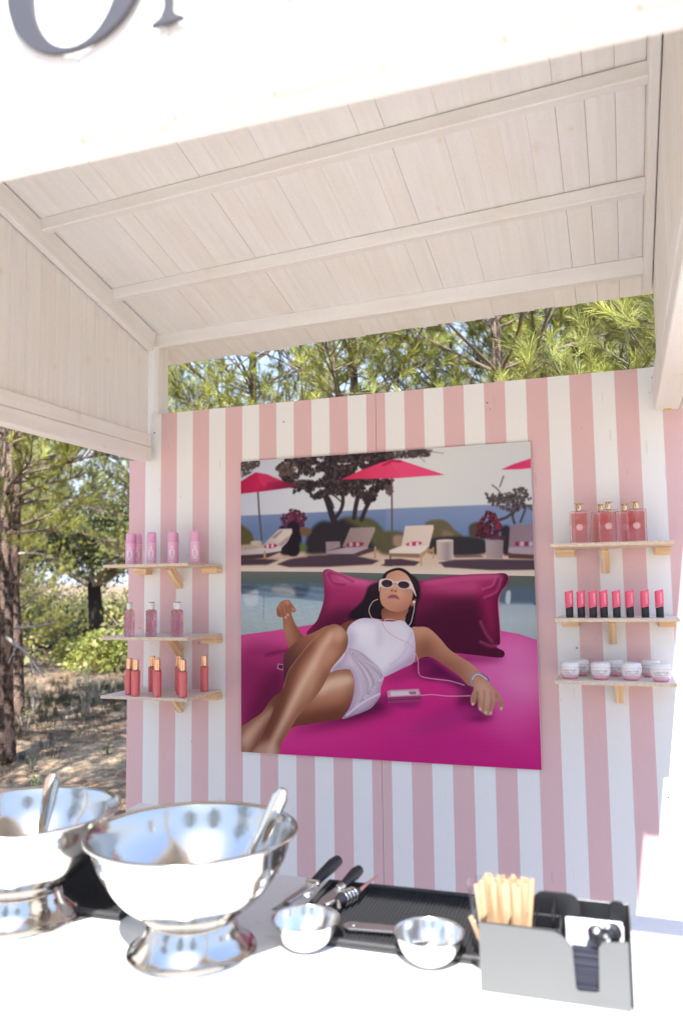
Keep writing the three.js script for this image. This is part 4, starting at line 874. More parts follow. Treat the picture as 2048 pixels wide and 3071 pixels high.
// ---------------------------------------------------------------- the printed poster
{
  const c = canvas(1280, 1280, (x) => {
    x.scale(1.28, 1.28);
    const main = x; // each blurred shape is drawn on a small sheet of its own, coarser the softer it is
    const sheet = (pad, p, b, alpha, fn) => { if (!b) { main.globalAlpha = alpha; fn(); return; } let x0 = 1e9, x1 = -1e9, y0 = 1e9, y1 = -1e9; for (let i = 0; i < p.length; i += 2) { x0 = Math.min(x0, p[i]); x1 = Math.max(x1, p[i]); y0 = Math.min(y0, p[i + 1]); y1 = Math.max(y1, p[i + 1]); }
      const m = pad + 3 * b + 4; x0 = Math.max(-m, x0 - m); y0 = Math.max(-m, y0 - m); x1 = Math.min(1000 + m, x1 + m); y1 = Math.min(1000 + m, y1 + m); const k = 1.28 * (b > 8 ? 0.2 : b > 3 ? 0.4 : 1), w = Math.max(2, Math.ceil((x1 - x0) * k)), h = Math.max(2, Math.ceil((y1 - y0) * k));
      const c2 = canvas(w, h, (y) => { y.scale(k, k); y.translate(-x0, -y0); y.filter = `blur(${b * k}px)`; x = y; fn(); }); x = main; x.globalAlpha = alpha; x.imageSmoothingEnabled = true; x.drawImage(c2, x0, y0, w / k, h / k); };
    const path = (p, close, sharp) => { const n = p.length / 2, q = (i) => (close ? [p[((i + n) % n) * 2], p[((i + n) % n) * 2 + 1]] : [p[Math.max(0, Math.min(n - 1, i)) * 2], p[Math.max(0, Math.min(n - 1, i)) * 2 + 1]]);
      x.beginPath(); x.moveTo(...q(0));
      for (let i = 0; i < (close ? n : n - 1); i++) { const a = q(i - 1), b = q(i), d = q(i + 1), e = q(i + 2); if (sharp) x.lineTo(...d); else x.bezierCurveTo(b[0] + (d[0] - a[0]) / 6, b[1] + (d[1] - a[1]) / 6, d[0] - (e[0] - b[0]) / 6, d[1] - (e[1] - b[1]) / 6, ...d); }
      if (close) x.closePath(); };
    const paint = (f) => { if (typeof f === 'string') return f; const [x0, y0, x1, y1, ...s] = f, g = x.createLinearGradient(x0, y0, x1, y1); s.forEach((k, i) => g.addColorStop(i / (s.length - 1), k)); return g; };
    const soft = (b) => { x.filter = b ? `blur(${b * 1.28}px)` : 'none'; };
    for (const it of PRINT) {
      const k = it[0]; x.globalAlpha = 1; soft(0);
      if (k === 'R') { x.fillStyle = paint(it[5]); x.fillRect(it[1], it[2], it[3], it[4]); }
      else if (k === 'F') sheet(0, it[1], it[3], it[5], () => { x.fillStyle = paint(it[2]); path(it[1], true, it[4]); x.fill(); });
      else if (k === 'L') sheet(it[2], it[1], it[4], it[5], () => { x.strokeStyle = it[3]; x.lineWidth = it[2]; x.lineCap = x.lineJoin = 'round'; path(it[1], false); x.stroke(); });
      else if (k === 'O') sheet(Math.max(Math.abs(it[3]), Math.abs(it[4])), [it[1], it[2]], it[7], it[8], () => { x.fillStyle = it[6]; x.beginPath(); x.ellipse(it[1], it[2], Math.abs(it[3]), Math.abs(it[4]), (it[5] * Math.PI) / 180, 0, 7); x.fill(); });
      else if (k === 'B') { const cp = canvas(1280, 1280, (y) => y.drawImage(main.canvas, 0, 0)); main.save(); main.setTransform(1, 0, 0, 1, 0, 0); main.filter = `blur(${it[1] * 1.28}px)`; main.drawImage(cp, 0, 0); main.restore(); }
      else if (k === 'C') { x.save(); path(it[1], true, it[2]); x.clip(); }
      else if (k === 'E') { soft(0); x.restore(); }
      else if (k === 'T') { const p = it[1], n = p.length / 2, r = RNG(it[6]); let x0 = 1e9, x1 = -1e9, y0 = 1e9, y1 = -1e9; for (let i = 0; i < n; i++) { x0 = Math.min(x0, p[i * 2]); x1 = Math.max(x1, p[i * 2]); y0 = Math.min(y0, p[i * 2 + 1]); y1 = Math.max(y1, p[i * 2 + 1]); }
        const inside = (a, b) => { let s = false; for (let i = 0, j = n - 1; i < n; j = i++) if (p[i * 2 + 1] > b !== p[j * 2 + 1] > b && a < ((p[j * 2] - p[i * 2]) * (b - p[i * 2 + 1])) / (p[j * 2 + 1] - p[i * 2 + 1]) + p[i * 2]) s = !s; return s; };
        const hole = noiseField(64, 64, [13, 11], it[6] + 90), lw = Math.ceil((x1 - x0 + 40) * 1.28), lh = Math.ceil((y1 - y0 + 40) * 1.28);
        const layer = canvas(lw, lh, (y) => { y.scale(1.28, 1.28); y.translate(20 - x0, 20 - y0); y.globalAlpha = 0.85;
          for (let i = 0, m = 0; m < it[2] * 2 && i < it[2] * 24; i++) { const a = x0 + r() * (x1 - x0), b = y0 + r() * (y1 - y0); if (!inside(a, b)) continue; m++; if (hole[(((b - y0) / (y1 - y0 + 1)) * 63 | 0) * 64 + (((a - x0) / (x1 - x0 + 1)) * 63 | 0)] > 0.74) continue;
            y.fillStyle = it[5][Math.floor(r() * it[5].length)]; const s = it[3] + r() * (it[4] - it[3]); y.beginPath(); y.ellipse(a, b, s * 0.62, s * 0.36, r() * 3.2, 0, 7); y.fill(); } });
        soft(0.8); x.drawImage(layer, x0 - 20, y0 - 20, lw / 1.28, lh / 1.28); soft(0); }
    }
    soft(0); x.globalAlpha = 1; x.setTransform(1, 0, 0, 1, 0, 0);
    const r = RNG(5), im = x.getImageData(0, 0, 1280, 1280), d = im.data, lut = Array.from({ length: 256 }, (_, v) => 255 * (0.97 * Math.pow(v / 255, 0.92) + 0.035 * Math.sin((v / 255) * Math.PI) - 0.02 * Math.exp(-v / 30))); for (let i = 0; i < d.length; i += 4) { const n = (r() - 0.5) * 6; const q = [lut[d[i]], lut[d[i + 1]], lut[d[i + 2]]], g = q[0] * 0.3 + q[1] * 0.59 + q[2] * 0.11; for (let k = 0; k < 3; k++) d[i + k] = g + (q[k] - g) * 1.14 + n; } x.putImageData(im, 0, 0);
  });
  const po = thing('poster', 'square poster of a woman in white sunglasses lying on a magenta daybed by a pool', 'poster', [0.8795, 0.959, 0.0095]);
  const g = new THREE.BoxGeometry(1.059, 1.061, 0.005); g.translate(0, 0.5305, 0);
  part('backing', g, new THREE.MeshStandardMaterial({ color: lin(0.8, 0.8, 0.8), roughness: 0.5 }), po);
  const f = new THREE.PlaneGeometry(1.058, 1.06, 12, 12); f.translate(0, 0.5305, 0.0031);
  const pm = new THREE.MeshPhysicalMaterial({ map: ctex(c), roughness: 0.5, specularIntensity: 0.1 });
  part('print', f, pm, po);
}

// ---------------------------------------------------------------- shelves
function shelf(x0, x1, y, depth, cleats, brace, label) {
  const o = thing('wall_shelf', label, 'shelf', [(x0 + x1) / 2, y, 0.0015]); const w = x1 - x0, T = 0.0092, r = R0;
  const bg = cbox(w, T, depth, 0.0012, 'x', r() * 3); { const u = bg.attributes.uv, p = bg.attributes.position; for (let i = 0; i < u.count; i++) u.setXY(i, p.getX(i) * 2.2 + p.getZ(i) * 1.7 + y * 3, p.getY(i) / T + 0.5); }
  const b = part('board', bg, M.ply, o); b.position.set(0, -T / 2, depth / 2);
  const l = part('laminate', new THREE.BoxGeometry(w - 0.001, 0.0008, depth - 0.001), M.laminate, b); l.position.set(0, T / 2 + 0.0005, 0);
  for (const [cx, cw, cd] of cleats) { const c = part('cleat', cbox(cw, 0.023, cd, 0.0015, 'x', r() * 4), M.pine, o); c.position.set(cx - (x0 + x1) / 2, -T - 0.0122, cd / 2); }
  const bm = part('brace', cbox(0.024, 0.030, 0.105, 0.0015, 'z', r() * 4), M.pine, o); bm.position.set(brace - (x0 + x1) / 2, -T - 0.034, 0.036); bm.rotation.x = -0.72;
  return o;
}
const YL = [1.6375, 1.3815, 1.176], YR = [1.6685, 1.4465, 1.2645];
const CL = [[-0.061, 0.056, 0.045], [0.236, 0.064, 0.045]], CR = [[1.509, 0.058, 0.045], [1.797, 0.046, 0.045]];
shelf(-0.08, 0.266, YL[0], 0.25, CL, 0.088, 'plywood shelf on the left of the poster carrying frosted pink bottles, top of three');
shelf(-0.08, 0.266, YL[1], 0.25, [CL[1]], 0.092, 'plywood shelf on the left of the poster carrying patterned glass bottles, middle of three');
shelf(-0.082, 0.264, YL[2], 0.25, [CL[1]], 0.095, 'plywood shelf on the left of the poster carrying coral bottles, lowest of three');
shelf(1.477, 1.821, YR[0], 0.215, CR, 1.629, 'plywood shelf on the right of the poster carrying flat perfume bottles, top of three');
shelf(1.482, 1.826, YR[1], 0.215, [[1.516, 0.052, 0.045], [1.8, 0.048, 0.045]], 1.64, 'plywood shelf on the right of the poster carrying lipsticks, middle of three');
shelf(1.476, 1.822, YR[2], 0.215, [], 1.652, 'plywood shelf on the right of the poster carrying cream jars, lowest of three');

// ---------------------------------------------------------------- products
const place = ['', 'second ', 'third ', 'fourth ', 'fifth ', 'sixth ', 'seventh ', 'eighth '];
function textMap(w, h, bg, draw) { return ctex(canvas(w, h, (x) => { if (typeof bg === 'string') { x.fillStyle = bg; x.fillRect(0, 0, w, h); } else bg(x, w, h); x.textAlign = 'center'; x.textBaseline = 'middle'; draw(x, w, h); })); }
const TOP = 0.0015 + 0.0003;
{ // frosted pink mist bottles
  const H = 0.12, prof = smooth([[0.012, 0], [0.0165, 0.003], [0.0172, 0.012], [0.0172, 0.074], [0.0168, 0.0775]], 5);
  const map = textMap(1024, 512, '#ffc8e4', (x, w, h) => { x.fillStyle = '#ffffff'; x.font = '26px serif'; x.fillText('LANCÔME', 256, 75); x.font = 'bold 300px serif'; x.fillText('Ô', 256, 262); x.font = 'bold 46px serif'; x.fillText('mazing eau', 270, 385); x.font = '22px sans-serif'; x.fillText('eau de toilette', 290, 450); });
  const body = new THREE.MeshPhysicalMaterial({ map, roughness: 0.35, transmission: 0.2, thickness: 0 });
  const cap = new THREE.MeshPhysicalMaterial({ color: lin(1, 0.60, 0.82), roughness: 0.3, transmission: 0.42, thickness: 0 });
  const inner = new THREE.MeshStandardMaterial({ color: lin(0.92, 0.74, 0.82), roughness: 0.5 });
  const b = thing('mist_bottle', 'x', 'bottle', [0, 0, 0], 0, 'frosted pink bottles on the upper left shelf');
  const bg = lathe([[0, 0], ...prof, [0, 0.0776]], 40); { const u = bg.attributes.uv, p = bg.attributes.position; for (let i = 0; i < u.count; i++) u.setY(i, p.getY(i) / 0.0776); }
  part('body', bg, body, b);
  part('cap', lathe(smooth([[0.0165, 0.0790], [0.0168, 0.081], [0.0167, 0.110], [0.0160, 0.1155], [0.0128, 0.1192], [0, 0.120]], 4), 36), cap, b);
  part('pump', lathe([[0, 0.0782], [0.009, 0.0784], [0.009, 0.110], [0.007, 0.112], [0, 0.112]], 24), inner, b);
  const at = [[-0.047, 0.13, 'leftmost in front'], [-0.04, 0.095, 'behind the leftmost'], [0.044, 0.13, 'second in front'], [0.135, 0.135, 'third in front'], [0.112, 0.085, 'behind the third'], [0.225, 0.13, 'rightmost']];
  at.forEach(([x, z, l], i) => { const lab = 'frosted pink bottle with domed cap on the top left shelf, ' + l; if (i === 0) { b.position.set(x, YL[0] + TOP, z); b.rotation.y = -1.15; b.userData.label = lab; } else copyOf(b, [x, YL[0] + TOP, z], -1.15 + (R0() - 0.5) * 0.12, lab); });
}
{ // patterned glass perfume bottles with white caps
  const relief = ctex(canvas(512, 512, (x, w, h) => { x.fillStyle = '#000'; x.fillRect(0, 0, w, h); const r = RNG(91); x.lineWidth = 5; for (let i = 0; i < 120; i++) { x.strokeStyle = `rgba(255,255,255,${0.35 + r() * 0.6})`; x.lineWidth = 3 + r() * 6; x.beginPath(); const cx = r() * w, cy = r() * h; x.arc(cx, cy, 20 + r() * 70, r() * 6, r() * 6 + 1.5); x.stroke(); } }), false, true);
  const glass = new THREE.MeshPhysicalMaterial({ color: lin(1, 0.93, 0.94), roughness: 0.04, transmission: 1, thickness: 0.03, ior: 1.5, attenuationColor: lin(0.93, 0.55, 0.66), attenuationDistance: 0.045, bumpMap: relief, bumpScale: 0.001 });
  const white = new THREE.MeshStandardMaterial({ color: lin(0.82, 0.79, 0.74), roughness: 0.3 });
  const b = thing('crystal_bottle', 'x', 'perfume bottle', [0, 0, 0], 0, 'patterned glass bottles on the middle left shelf');
  const g = (() => { // cut-glass body: a ten-sided block whose faces are broken into small tilted facets
    const rr = RNG(77), nu = 30, nv = 20, P = []; for (let j = 0; j <= nv; j++) { const row = []; for (let i = 0; i < nu; i++) { const a2 = ((i + (j % 2) * 0.5) / nu) * 2 * Math.PI, sec = Math.PI / 5, k = 0.0186 / Math.cos(((a2 + sec / 2) % sec) - sec / 2) * 0.985, e = j === 0 || j === nv ? 0.93 : 1, q = k * e + (j % nv ? (rr() - 0.5) * 0.0021 : 0); row.push([q * Math.cos(a2), 0.0004 + (j / nv) * 0.0905, q * Math.sin(a2) * 0.95]); } P.push(row); }
    const pos = [], uv = [], tri = (...t) => { for (const p of t) { pos.push(...p); uv.push(Math.atan2(p[2], p[0]) * 0.5, p[1] / 0.06); } };
    for (let j = 0; j < nv; j++) for (let i = 0; i < nu; i++) { const i1 = (i + 1) % nu, A = P[j][i], B = P[j][i1], C2 = P[j + 1][i], D = P[j + 1][i1]; if (j % 2) { tri(A, D, B); tri(A, C2, D); } else { tri(A, C2, B); tri(B, C2, D); } }
    for (const [j, f] of [[0, 0], [nv, 1]]) for (let i = 0; i < nu; i++) { const c0 = [0, P[j][0][1], 0]; f ? tri(c0, P[j][(i + 1) % nu], P[j][i]) : tri(c0, P[j][i], P[j][(i + 1) % nu]); }
    const q = new THREE.BufferGeometry(); q.setAttribute('position', new THREE.Float32BufferAttribute(pos, 3)); q.setAttribute('uv', new THREE.Float32BufferAttribute(uv, 2)); q.computeVertexNormals(); return q; })();
  part('body', g, glass, b);
  const c = part('cap', lathe([[0, 0.0955], [0.0098, 0.0955], [0.0104, 0.0965], [0.0104, 0.1172], [0, 0.1172]], 32), white, b);
  part('ring', lathe([[0.0085, 0.0917], [0.0108, 0.0917], [0.0108, 0.0953], [0.0085, 0.0953]], 32), M.gold, c); part('cap_top', lathe([[0, 0.1176], [0.0108, 0.1176], [0.0108, 0.1194], [0.0098, 0.12], [0, 0.12]], 32), M.gold, c);
  [[0.008, 0.212, 'leftmost, seen against the trees'], [0.093, 0.205, 'middle one of the front row'], [0.060, 0.150, 'hidden behind the middle front bottle'], [0.198, 0.200, 'rightmost of the front row'], [0.152, 0.135, 'peeking out behind the rightmost bottle']].forEach(([x, z, l], i) => { const lab = 'patterned clear pink glass bottle with white cap, ' + l; if (!i) { b.position.set(x, YL[1] + TOP, z); b.userData.label = lab; } else copyOf(b, [x, YL[1] + TOP, z], R0() * 0.6, lab); });
}
{ // coral bottles with rose-gold caps
  const map = textMap(1024, 512, '#dd666a', (x, w, h) => { x.fillStyle = '#f6d9c4'; x.font = '40px serif'; x.fillText('LANCÔME', 256, 90); x.font = '24px sans-serif'; x.fillText('ROSE SUGAR', 256, 430); x.font = '18px sans-serif'; x.fillText('SCRUB', 256, 462); x.fillStyle = 'rgba(240,190,160,.5)'; x.fillRect(190, 404, 132, 3); });
  const coral = new THREE.MeshPhysicalMaterial({ map, roughness: 0.22, clearcoat: 0.6, clearcoatRoughness: 0.12 });
  const b = thing('serum_bottle', 'x', 'bottle', [0, 0, 0], 0, 'coral bottles on the lowest left shelf');
  const prof = [[0, 0], [0.0128, 0], [0.0142, 0.0014], [0.0144, 0.004], [0.0152, 0.0845], [0.0146, 0.0868], [0, 0.0868]]; part('body', lathe(prof, 40), coral, b);
  const c = part('cap', lathe([[0, 0.0905], [0.0106, 0.0905], [0.0110, 0.0915], [0.0110, 0.126], [0.0104, 0.1275], [0, 0.1275]], 36), M.rose, b); part('collar', lathe([[0, 0.0868], [0.0112, 0.0868], [0.0112, 0.0900], [0, 0.0900]], 32), M.rose, c);
  [[0.050, 0.232, 'front row, on the left'], [0.005, 0.205, 'leftmost, behind the left front one'], [0.137, 0.232, 'front row, in the middle'], [0.036, 0.105, 'rear row, second from the left'], [0.100, 0.175, 'between the middle front one and the rear row'], [0.232, 0.222, 'front row, on the right'], [0.190, 0.165, 'behind the right front one'], [0.138, 0.090, 'farthest back behind the right front pair'], [0.226, 0.060, 'alone at the wall, rightmost']].forEach(([x, z, l], i) => { const lab = 'slim coral bottle with rose gold cap, ' + l; if (!i) { b.position.set(x, YL[2] + TOP, z); b.rotation.y = -1.15; b.userData.label = lab; } else copyOf(b, [x, YL[2] + TOP, z], -1.15 + (R0() - 0.5) * 0.3, lab); });
}
{ // flat perfume bottles
  const shell = new THREE.MeshPhysicalMaterial({ color: lin(1, 0.93, 0.92), roughness: 0.02, transmission: 1, thickness: 0, ior: 1.5 });
  const liquid = new THREE.MeshPhysicalMaterial({ color: lin(0.98, 0.80, 0.78), roughness: 0.03, transmission: 1, thickness: 0.02, ior: 1.36, attenuationColor: lin(0.86, 0.28, 0.26), attenuationDistance: 0.024 });
  const motif = new THREE.MeshStandardMaterial({ color: lin(0.80, 0.44, 0.43), roughness: 0.35 });
  const edge = new THREE.MeshPhysicalMaterial({ color: lin(0.95, 0.72, 0.72), roughness: 0.05, transmission: 0.75, thickness: 0.004, ior: 1.5 });
  const b = thing('perfume_bottle', 'x', 'perfume bottle', [0, 0, 0], 0, 'flat perfume bottles on the upper right shelf');
  const W = 0.0555, H = 0.1, D = 0.016;
  const body = part('body', moved(new RoundedBoxGeometry(W, H, D, 3, 0.0018), 0, H / 2, 0), shell, b);
  part('liquid', moved(new RoundedBoxGeometry(W - 0.009, H - 0.012, D - 0.005, 2, 0.002), 0, H / 2 - 0.001, 0), liquid, body);
  for (const sx of [-1, 1]) part('glass_edge', moved(cbox(0.0016, H - 0.003, D + 0.0006, 0.0004, 'y'), sx * (W / 2 - 0.0001), H / 2, 0), edge, body);
  part('glass_edge', moved(cbox(W - 0.003, 0.0016, D + 0.0006, 0.0004, 'x'), 0, H, 0), edge, body);
  { const gs = []; for (let ring = 0; ring < 4; ring++) { const n = [1, 4, 6, 8][ring], q = [0, 0.0034, 0.0066, 0.0094][ring]; for (let i = 0; i < n; i++) { const a = (i / n) * 6.283 + ring * 0.6, g = new THREE.SphereGeometry(0.0030, 10, 6); g.scale(1.15, 0.62, 0.16); g.rotateZ(a + 1.2); g.translate(Math.cos(a) * q * 0.95, Math.sin(a) * q * 0.9 + H * 0.5, D / 2 + 0.0002 + 0.0002 * (3 - ring)); gs.push(g); } } part('rose_relief', mergeGeometries(gs), motif, body); }
  const c = part('collar', lathe([[0, 0.1005], [0.0082, 0.1005], [0.0085, 0.103], [0.0082, 0.113], [0.0072, 0.114], [0.0072, 0.1225], [0, 0.1225]], 32), M.gold, b);
  part('cap_plate', moved(cbox(0.030, 0.0016, 0.0135, 0.0005, 'x'), 0, 0.1236, 0), M.gold, c);
  [[1.560, 0.14, 0.05, 'leftmost, standing apart'], [1.622, 0.085, 0.1, 'rear one left of centre'], [1.645, 0.145, -0.05, 'front one in the middle'], [1.692, 0.07, 0.08, 'rear one on the right, highest in view'], [1.724, 0.13, 0.03, 'rightmost of the row']].forEach(([x, z, a, l], i) => { const lab = 'flat pink perfume bottle with gold plate cap, ' + l; if (!i) { b.position.set(x, YR[0] + TOP, z); b.rotation.y = a; b.userData.label = lab; } else copyOf(b, [x, YR[0] + TOP, z], a, lab); });
}
{ // lipsticks with slanted pink caps
  const H = 0.082, rr = 0.0122; // slant of the cut, rise per metre across
  const slant = (y0, y1, s0, s1, r, seg = 32) => { const pos = [], uv = [], idx = []; for (let j = 0; j < 2; j++) for (let i = 0; i <= seg; i++) { const a = (i / seg) * 2 * Math.PI, x = Math.sin(a) * r, z = Math.cos(a) * r; pos.push(x, (j ? y1 + s1 * x : y0 + s0 * x), z); uv.push(i / seg, j); }
    for (let i = 0; i < seg; i++) { const a = i, b2 = i + seg + 1; idx.push(a, a + 1, b2, a + 1, b2 + 1, b2); }
    for (const j of [0, 1]) { const c = pos.length / 3; pos.push(0, j ? y1 : y0, 0); uv.push(0.02, 0.5); const base = pos.length / 3; for (let i = 0; i <= seg; i++) { pos.push(pos[(j * (seg + 1) + i) * 3], pos[(j * (seg + 1) + i) * 3 + 1], pos[(j * (seg + 1) + i) * 3 + 2]); uv.push(0.02, 0.5); } for (let i = 0; i < seg; i++) idx.push(...(j ? [base + i, base + i + 1, c] : [base + i + 1, base + i, c])); }
    const g = new THREE.BufferGeometry(); g.setAttribute('position', new THREE.Float32BufferAttribute(pos, 3)); g.setAttribute('uv', new THREE.Float32BufferAttribute(uv, 2)); g.setIndex(idx); g.computeVertexNormals(); return g; };
  const map = textMap(512, 384, '#ee5f7e', (x, w, h) => { x.save(); x.translate(w * 0.09, h * 0.5); x.rotate(-Math.PI / 2); x.fillStyle = '#fbe3d2'; x.font = '52px serif'; x.scale(1, 0.9); x.fillText('LANCÔME', 0, 0); x.restore(); });
  map.wrapS = THREE.RepeatWrapping; map.offset.set(0, 0);
  const pink = new THREE.MeshStandardMaterial({ map, roughness: 0.4 });
  const b = thing('lipstick', 'x', 'lipstick', [0, 0, 0], 0, 'lipsticks on the middle right shelf');
  part('base', slant(0, 0.0300, 0, 0.27, rr * 0.9), M.black, b); part('cap', slant(0.0305, 0.079, 0.27, 0.27, rr), pink, b);
  const where = ['leftmost of the eight', 'second from the left', 'third from the left', 'fourth from the left', 'fifth from the left', 'sixth from the left', 'seventh from the left', 'rightmost of the eight'];
  [1.522, 1.556, 1.590, 1.621, 1.657, 1.694, 1.736, 1.776].forEach((x, i) => { const lab = 'pink and black lipstick with slanted cap, ' + where[i], a = -0.12 + [0.0, -0.08, 0.05, -0.06, 0.03, 0.2, 0.05, -0.05][i]; if (!i) { b.position.set(x, YR[1] + TOP, 0.16); b.rotation.y = a; b.userData.label = lab; } else copyOf(b, [x, YR[1] + TOP, 0.16 + (R0() - 0.5) * 0.01], a, lab); });
}
{ // cream jars
  const map = textMap(1024, 256, (x, w, h) => { const g = x.createLinearGradient(0, 0, 0, h); g.addColorStop(0, '#efe9e8'); g.addColorStop(0.52, '#ece2e2'); g.addColorStop(0.82, '#eba9b2'); g.addColorStop(1, '#e58a99'); x.fillStyle = g; x.fillRect(0, 0, w, h); }, (x, w, h) => { x.fillStyle = '#3a3a44'; x.font = '54px serif'; x.fillText('LANCÔME', 256, 62); x.font = '38px serif'; x.fillText('HYDRA ZEN', 256, 112); x.font = '18px sans-serif'; x.fillText('GEL-CRÈME', 256, 144); x.font = '14px sans-serif'; x.fillText('HYDRATANT ANTI-STRESS APAISANT', 256, 164); });
  const body = new THREE.MeshPhysicalMaterial({ map, roughness: 0.18, clearcoat: 0.5 }), lid = new THREE.MeshStandardMaterial({ color: lin(0.82, 0.81, 0.81), roughness: 0.3 });
  const b = thing('cream_jar', 'x', 'jar', [0, 0, 0], 0, 'cream jars on the lowest right shelf');
  const bg = lathe(smooth([[0.0195, 0], [0.0225, 0.004], [0.0268, 0.014], [0.0288, 0.024], [0.0288, 0.0345]], 6), 48); { const u = bg.attributes.uv, p = bg.attributes.position; for (let i = 0; i < u.count; i++) u.setY(i, p.getY(i) / 0.0345); }
  part('body', bg, body, b); part('underside', new THREE.CircleGeometry(0.0195, 32).rotateX(Math.PI / 2).translate(0, 0.0002, 0), lid, b);
  part('lid', lathe(smooth([[0.0288, 0.0355], [0.0284, 0.041], [0.0258, 0.0475], [0.018, 0.0505], [0, 0.0512]], 6), 48), lid, b); part('seam', lathe([[0.0278, 0.0340], [0.0278, 0.0362]], 40), new THREE.MeshStandardMaterial({ color: lin(0.5, 0.5, 0.52), metalness: 0.8, roughness: 0.3 }), b);
  [[1.516, 0.155, 'front row, leftmost'], [1.604, 0.155, 'front row, second from the left'], [1.690, 0.155, 'front row, third from the left'], [1.770, 0.172, 'front row, rightmost, at the sunlit end'], [1.540, 0.066, 'rear row, left'], [1.642, 0.054, 'rear row, middle'], [1.746, 0.058, 'rear row, right']].forEach(([x, z, l], i) => { const lab = 'white and pink cream jar, ' + l, a = -Math.PI / 2 + 0.0 + (R0() - 0.5) * 0.1; if (!i) { b.position.set(x, YR[2] + TOP, z); b.rotation.y = a; b.userData.label = lab; } else copyOf(b, [x, YR[2] + TOP, z], a, lab); });
}
// ---------------------------------------------------------------- counter
const CY = 0.96;
{
  const c = thing('bar_counter', 'white bar counter top across the front of the kiosk', 'counter', [0.95, 0, 1.51]);
  part('top', moved(cbox(2.6, 0.034, 0.80, 0.003, 'x'), 0, CY - 0.017, 0), M.counter, c);
  const body = part('cabinet', moved(new THREE.BoxGeometry(2.5, 0.9, 0.6), 0, 0.468, -0.02), M.paintC, c);
  for (let k = 0; k < 20; k++) { const o = part('plank', cbox(0.123, 0.88, 0.016, 0.003, 'y', R0() * 9), PAINTS[k % 3], body); o.position.set(-1.18 + k * 0.1245, 0.47, 0.2895); }
}
// punch bowls with feet
const bowlGeo = lathe([...smooth([[0.0, 0.0475], [0.04, 0.050], [0.078, 0.063], [0.118, 0.096], [0.148, 0.140], [0.161, 0.176], [0.166, 0.1885]], 8), ...smooth([[0.170, 0.1925], [0.1745, 0.1915], [0.1735, 0.1865], [0.1685, 0.187]], 4), ...smooth([[0.1632, 0.175], [0.1502, 0.139], [0.120, 0.0945], [0.0795, 0.0605], [0.062, 0.0535]], 8)], 96);
const footGeo = lathe([...smooth([[0.060, 0.0545], [0.0685, 0.052], [0.073, 0.044], [0.080, 0.028], [0.094, 0.012], [0.1045, 0.006]], 6), [0.106, 0.003], [0.105, 0.0004], [0.101, 0.0006], ...smooth([[0.092, 0.0105], [0.078, 0.0265], [0.070, 0.044]], 4)], 96);
M.bowl = new THREE.MeshStandardMaterial({ color: lin(0.62, 0.585, 0.54), metalness: 1, roughness: 0.14, bumpMap: fieldTex(256, 256, (() => { const a = noiseField(256, 256, [9, 6], 96), b = noiseField(256, 256, [60, 4], 97); return (i) => { const v = cl(128 + (a[i] - 0.5) * 120 + (b[i] - 0.5) * 30); return [v, v, v]; }; })(), false), bumpScale: 0.00015 });
M.bowl.side = THREE.DoubleSide;
function punchBowl(x, z, label) { const o = thing('punch_bowl', label, 'bowl', [x, CY + 0.0005, z], 0.4, 'steel punch bowls on the counter'); part('basin', bowlGeo, M.bowl, o); part('foot', footGeo, M.bowl, o); return o; }
punchBowl(0.985, 1.475, 'large polished steel punch bowl with flared foot, whole in view at the front');
punchBowl(0.622, 1.455, 'polished steel punch bowl cut off by the left edge of the picture');
function ladle(pTop, pBot, label) { // long hollow-ended handle standing in a bowl, cup at the bottom
  const a = V(...pTop), b = V(...pBot), d = a.clone().sub(b), o = thing('ladle', label, 'ladle', pBot, 0, 'ladles in the punch bowls');
  const pts = [0, 0.2, 0.5, 0.8, 0.93, 1].map((t) => d.clone().multiplyScalar(t)), rad = [0.007, 0.0085, 0.0115, 0.0138, 0.0142, 0.007];
  const g = tube(pts, rad, 16); part('handle', g, M.steel, o);
  part('cup', moved(lathe([...smooth([[0, 0.002], [0.026, 0.008], [0.038, 0.026], [0.040, 0.034]], 5), [0.0385, 0.034], ...smooth([[0.036, 0.026], [0.024, 0.0095], [0, 0.004]], 4)], 40), 0.0, -0.022, 0.03), M.steel, o);
  return o;
}
ladle([1.128, 1.2145, 1.425], [1.055, 1.052, 1.445], 'steel ladle leaning in the larger front punch bowl');
ladle([0.656, 1.2085, 1.412], [0.630, 1.050, 1.425], 'steel ladle standing in the punch bowl at the left edge');
// small mixing bowls
const cupGeo = lathe([[0, 0.0012], [0.027, 0.0012], ...smooth([[0.030, 0.0025], [0.041, 0.014], [0.050, 0.031], [0.0545, 0.0455]], 6), [0.0565, 0.0465], [0.0562, 0.0452], ...smooth([[0.0532, 0.0448], [0.0488, 0.0308], [0.0398, 0.0145], [0.029, 0.0040]], 6), [0, 0.003]], 72);
M.cup = new THREE.MeshStandardMaterial({ color: lin(0.80, 0.79, 0.77), metalness: 1, roughness: 0.2 });
solo('small_bowl', cupGeo, M.cup, 'small steel bowl beside the large punch bowl, on the corner of the black mat', 'bowl', [1.159, CY + 0.0006, 1.407], 'small steel bowls');
solo('small_bowl', cupGeo, M.cup, 'small steel bowl in front of the black mat, next to the caddy', 'bowl', [1.364, CY + 0.0006, 1.398], 'small steel bowls');
solo('small_bowl', cupGeo, M.cup, 'small steel bowl half hidden behind the large punch bowl', 'bowl', [0.815, CY + 0.012, 1.345], 'small steel bowls');
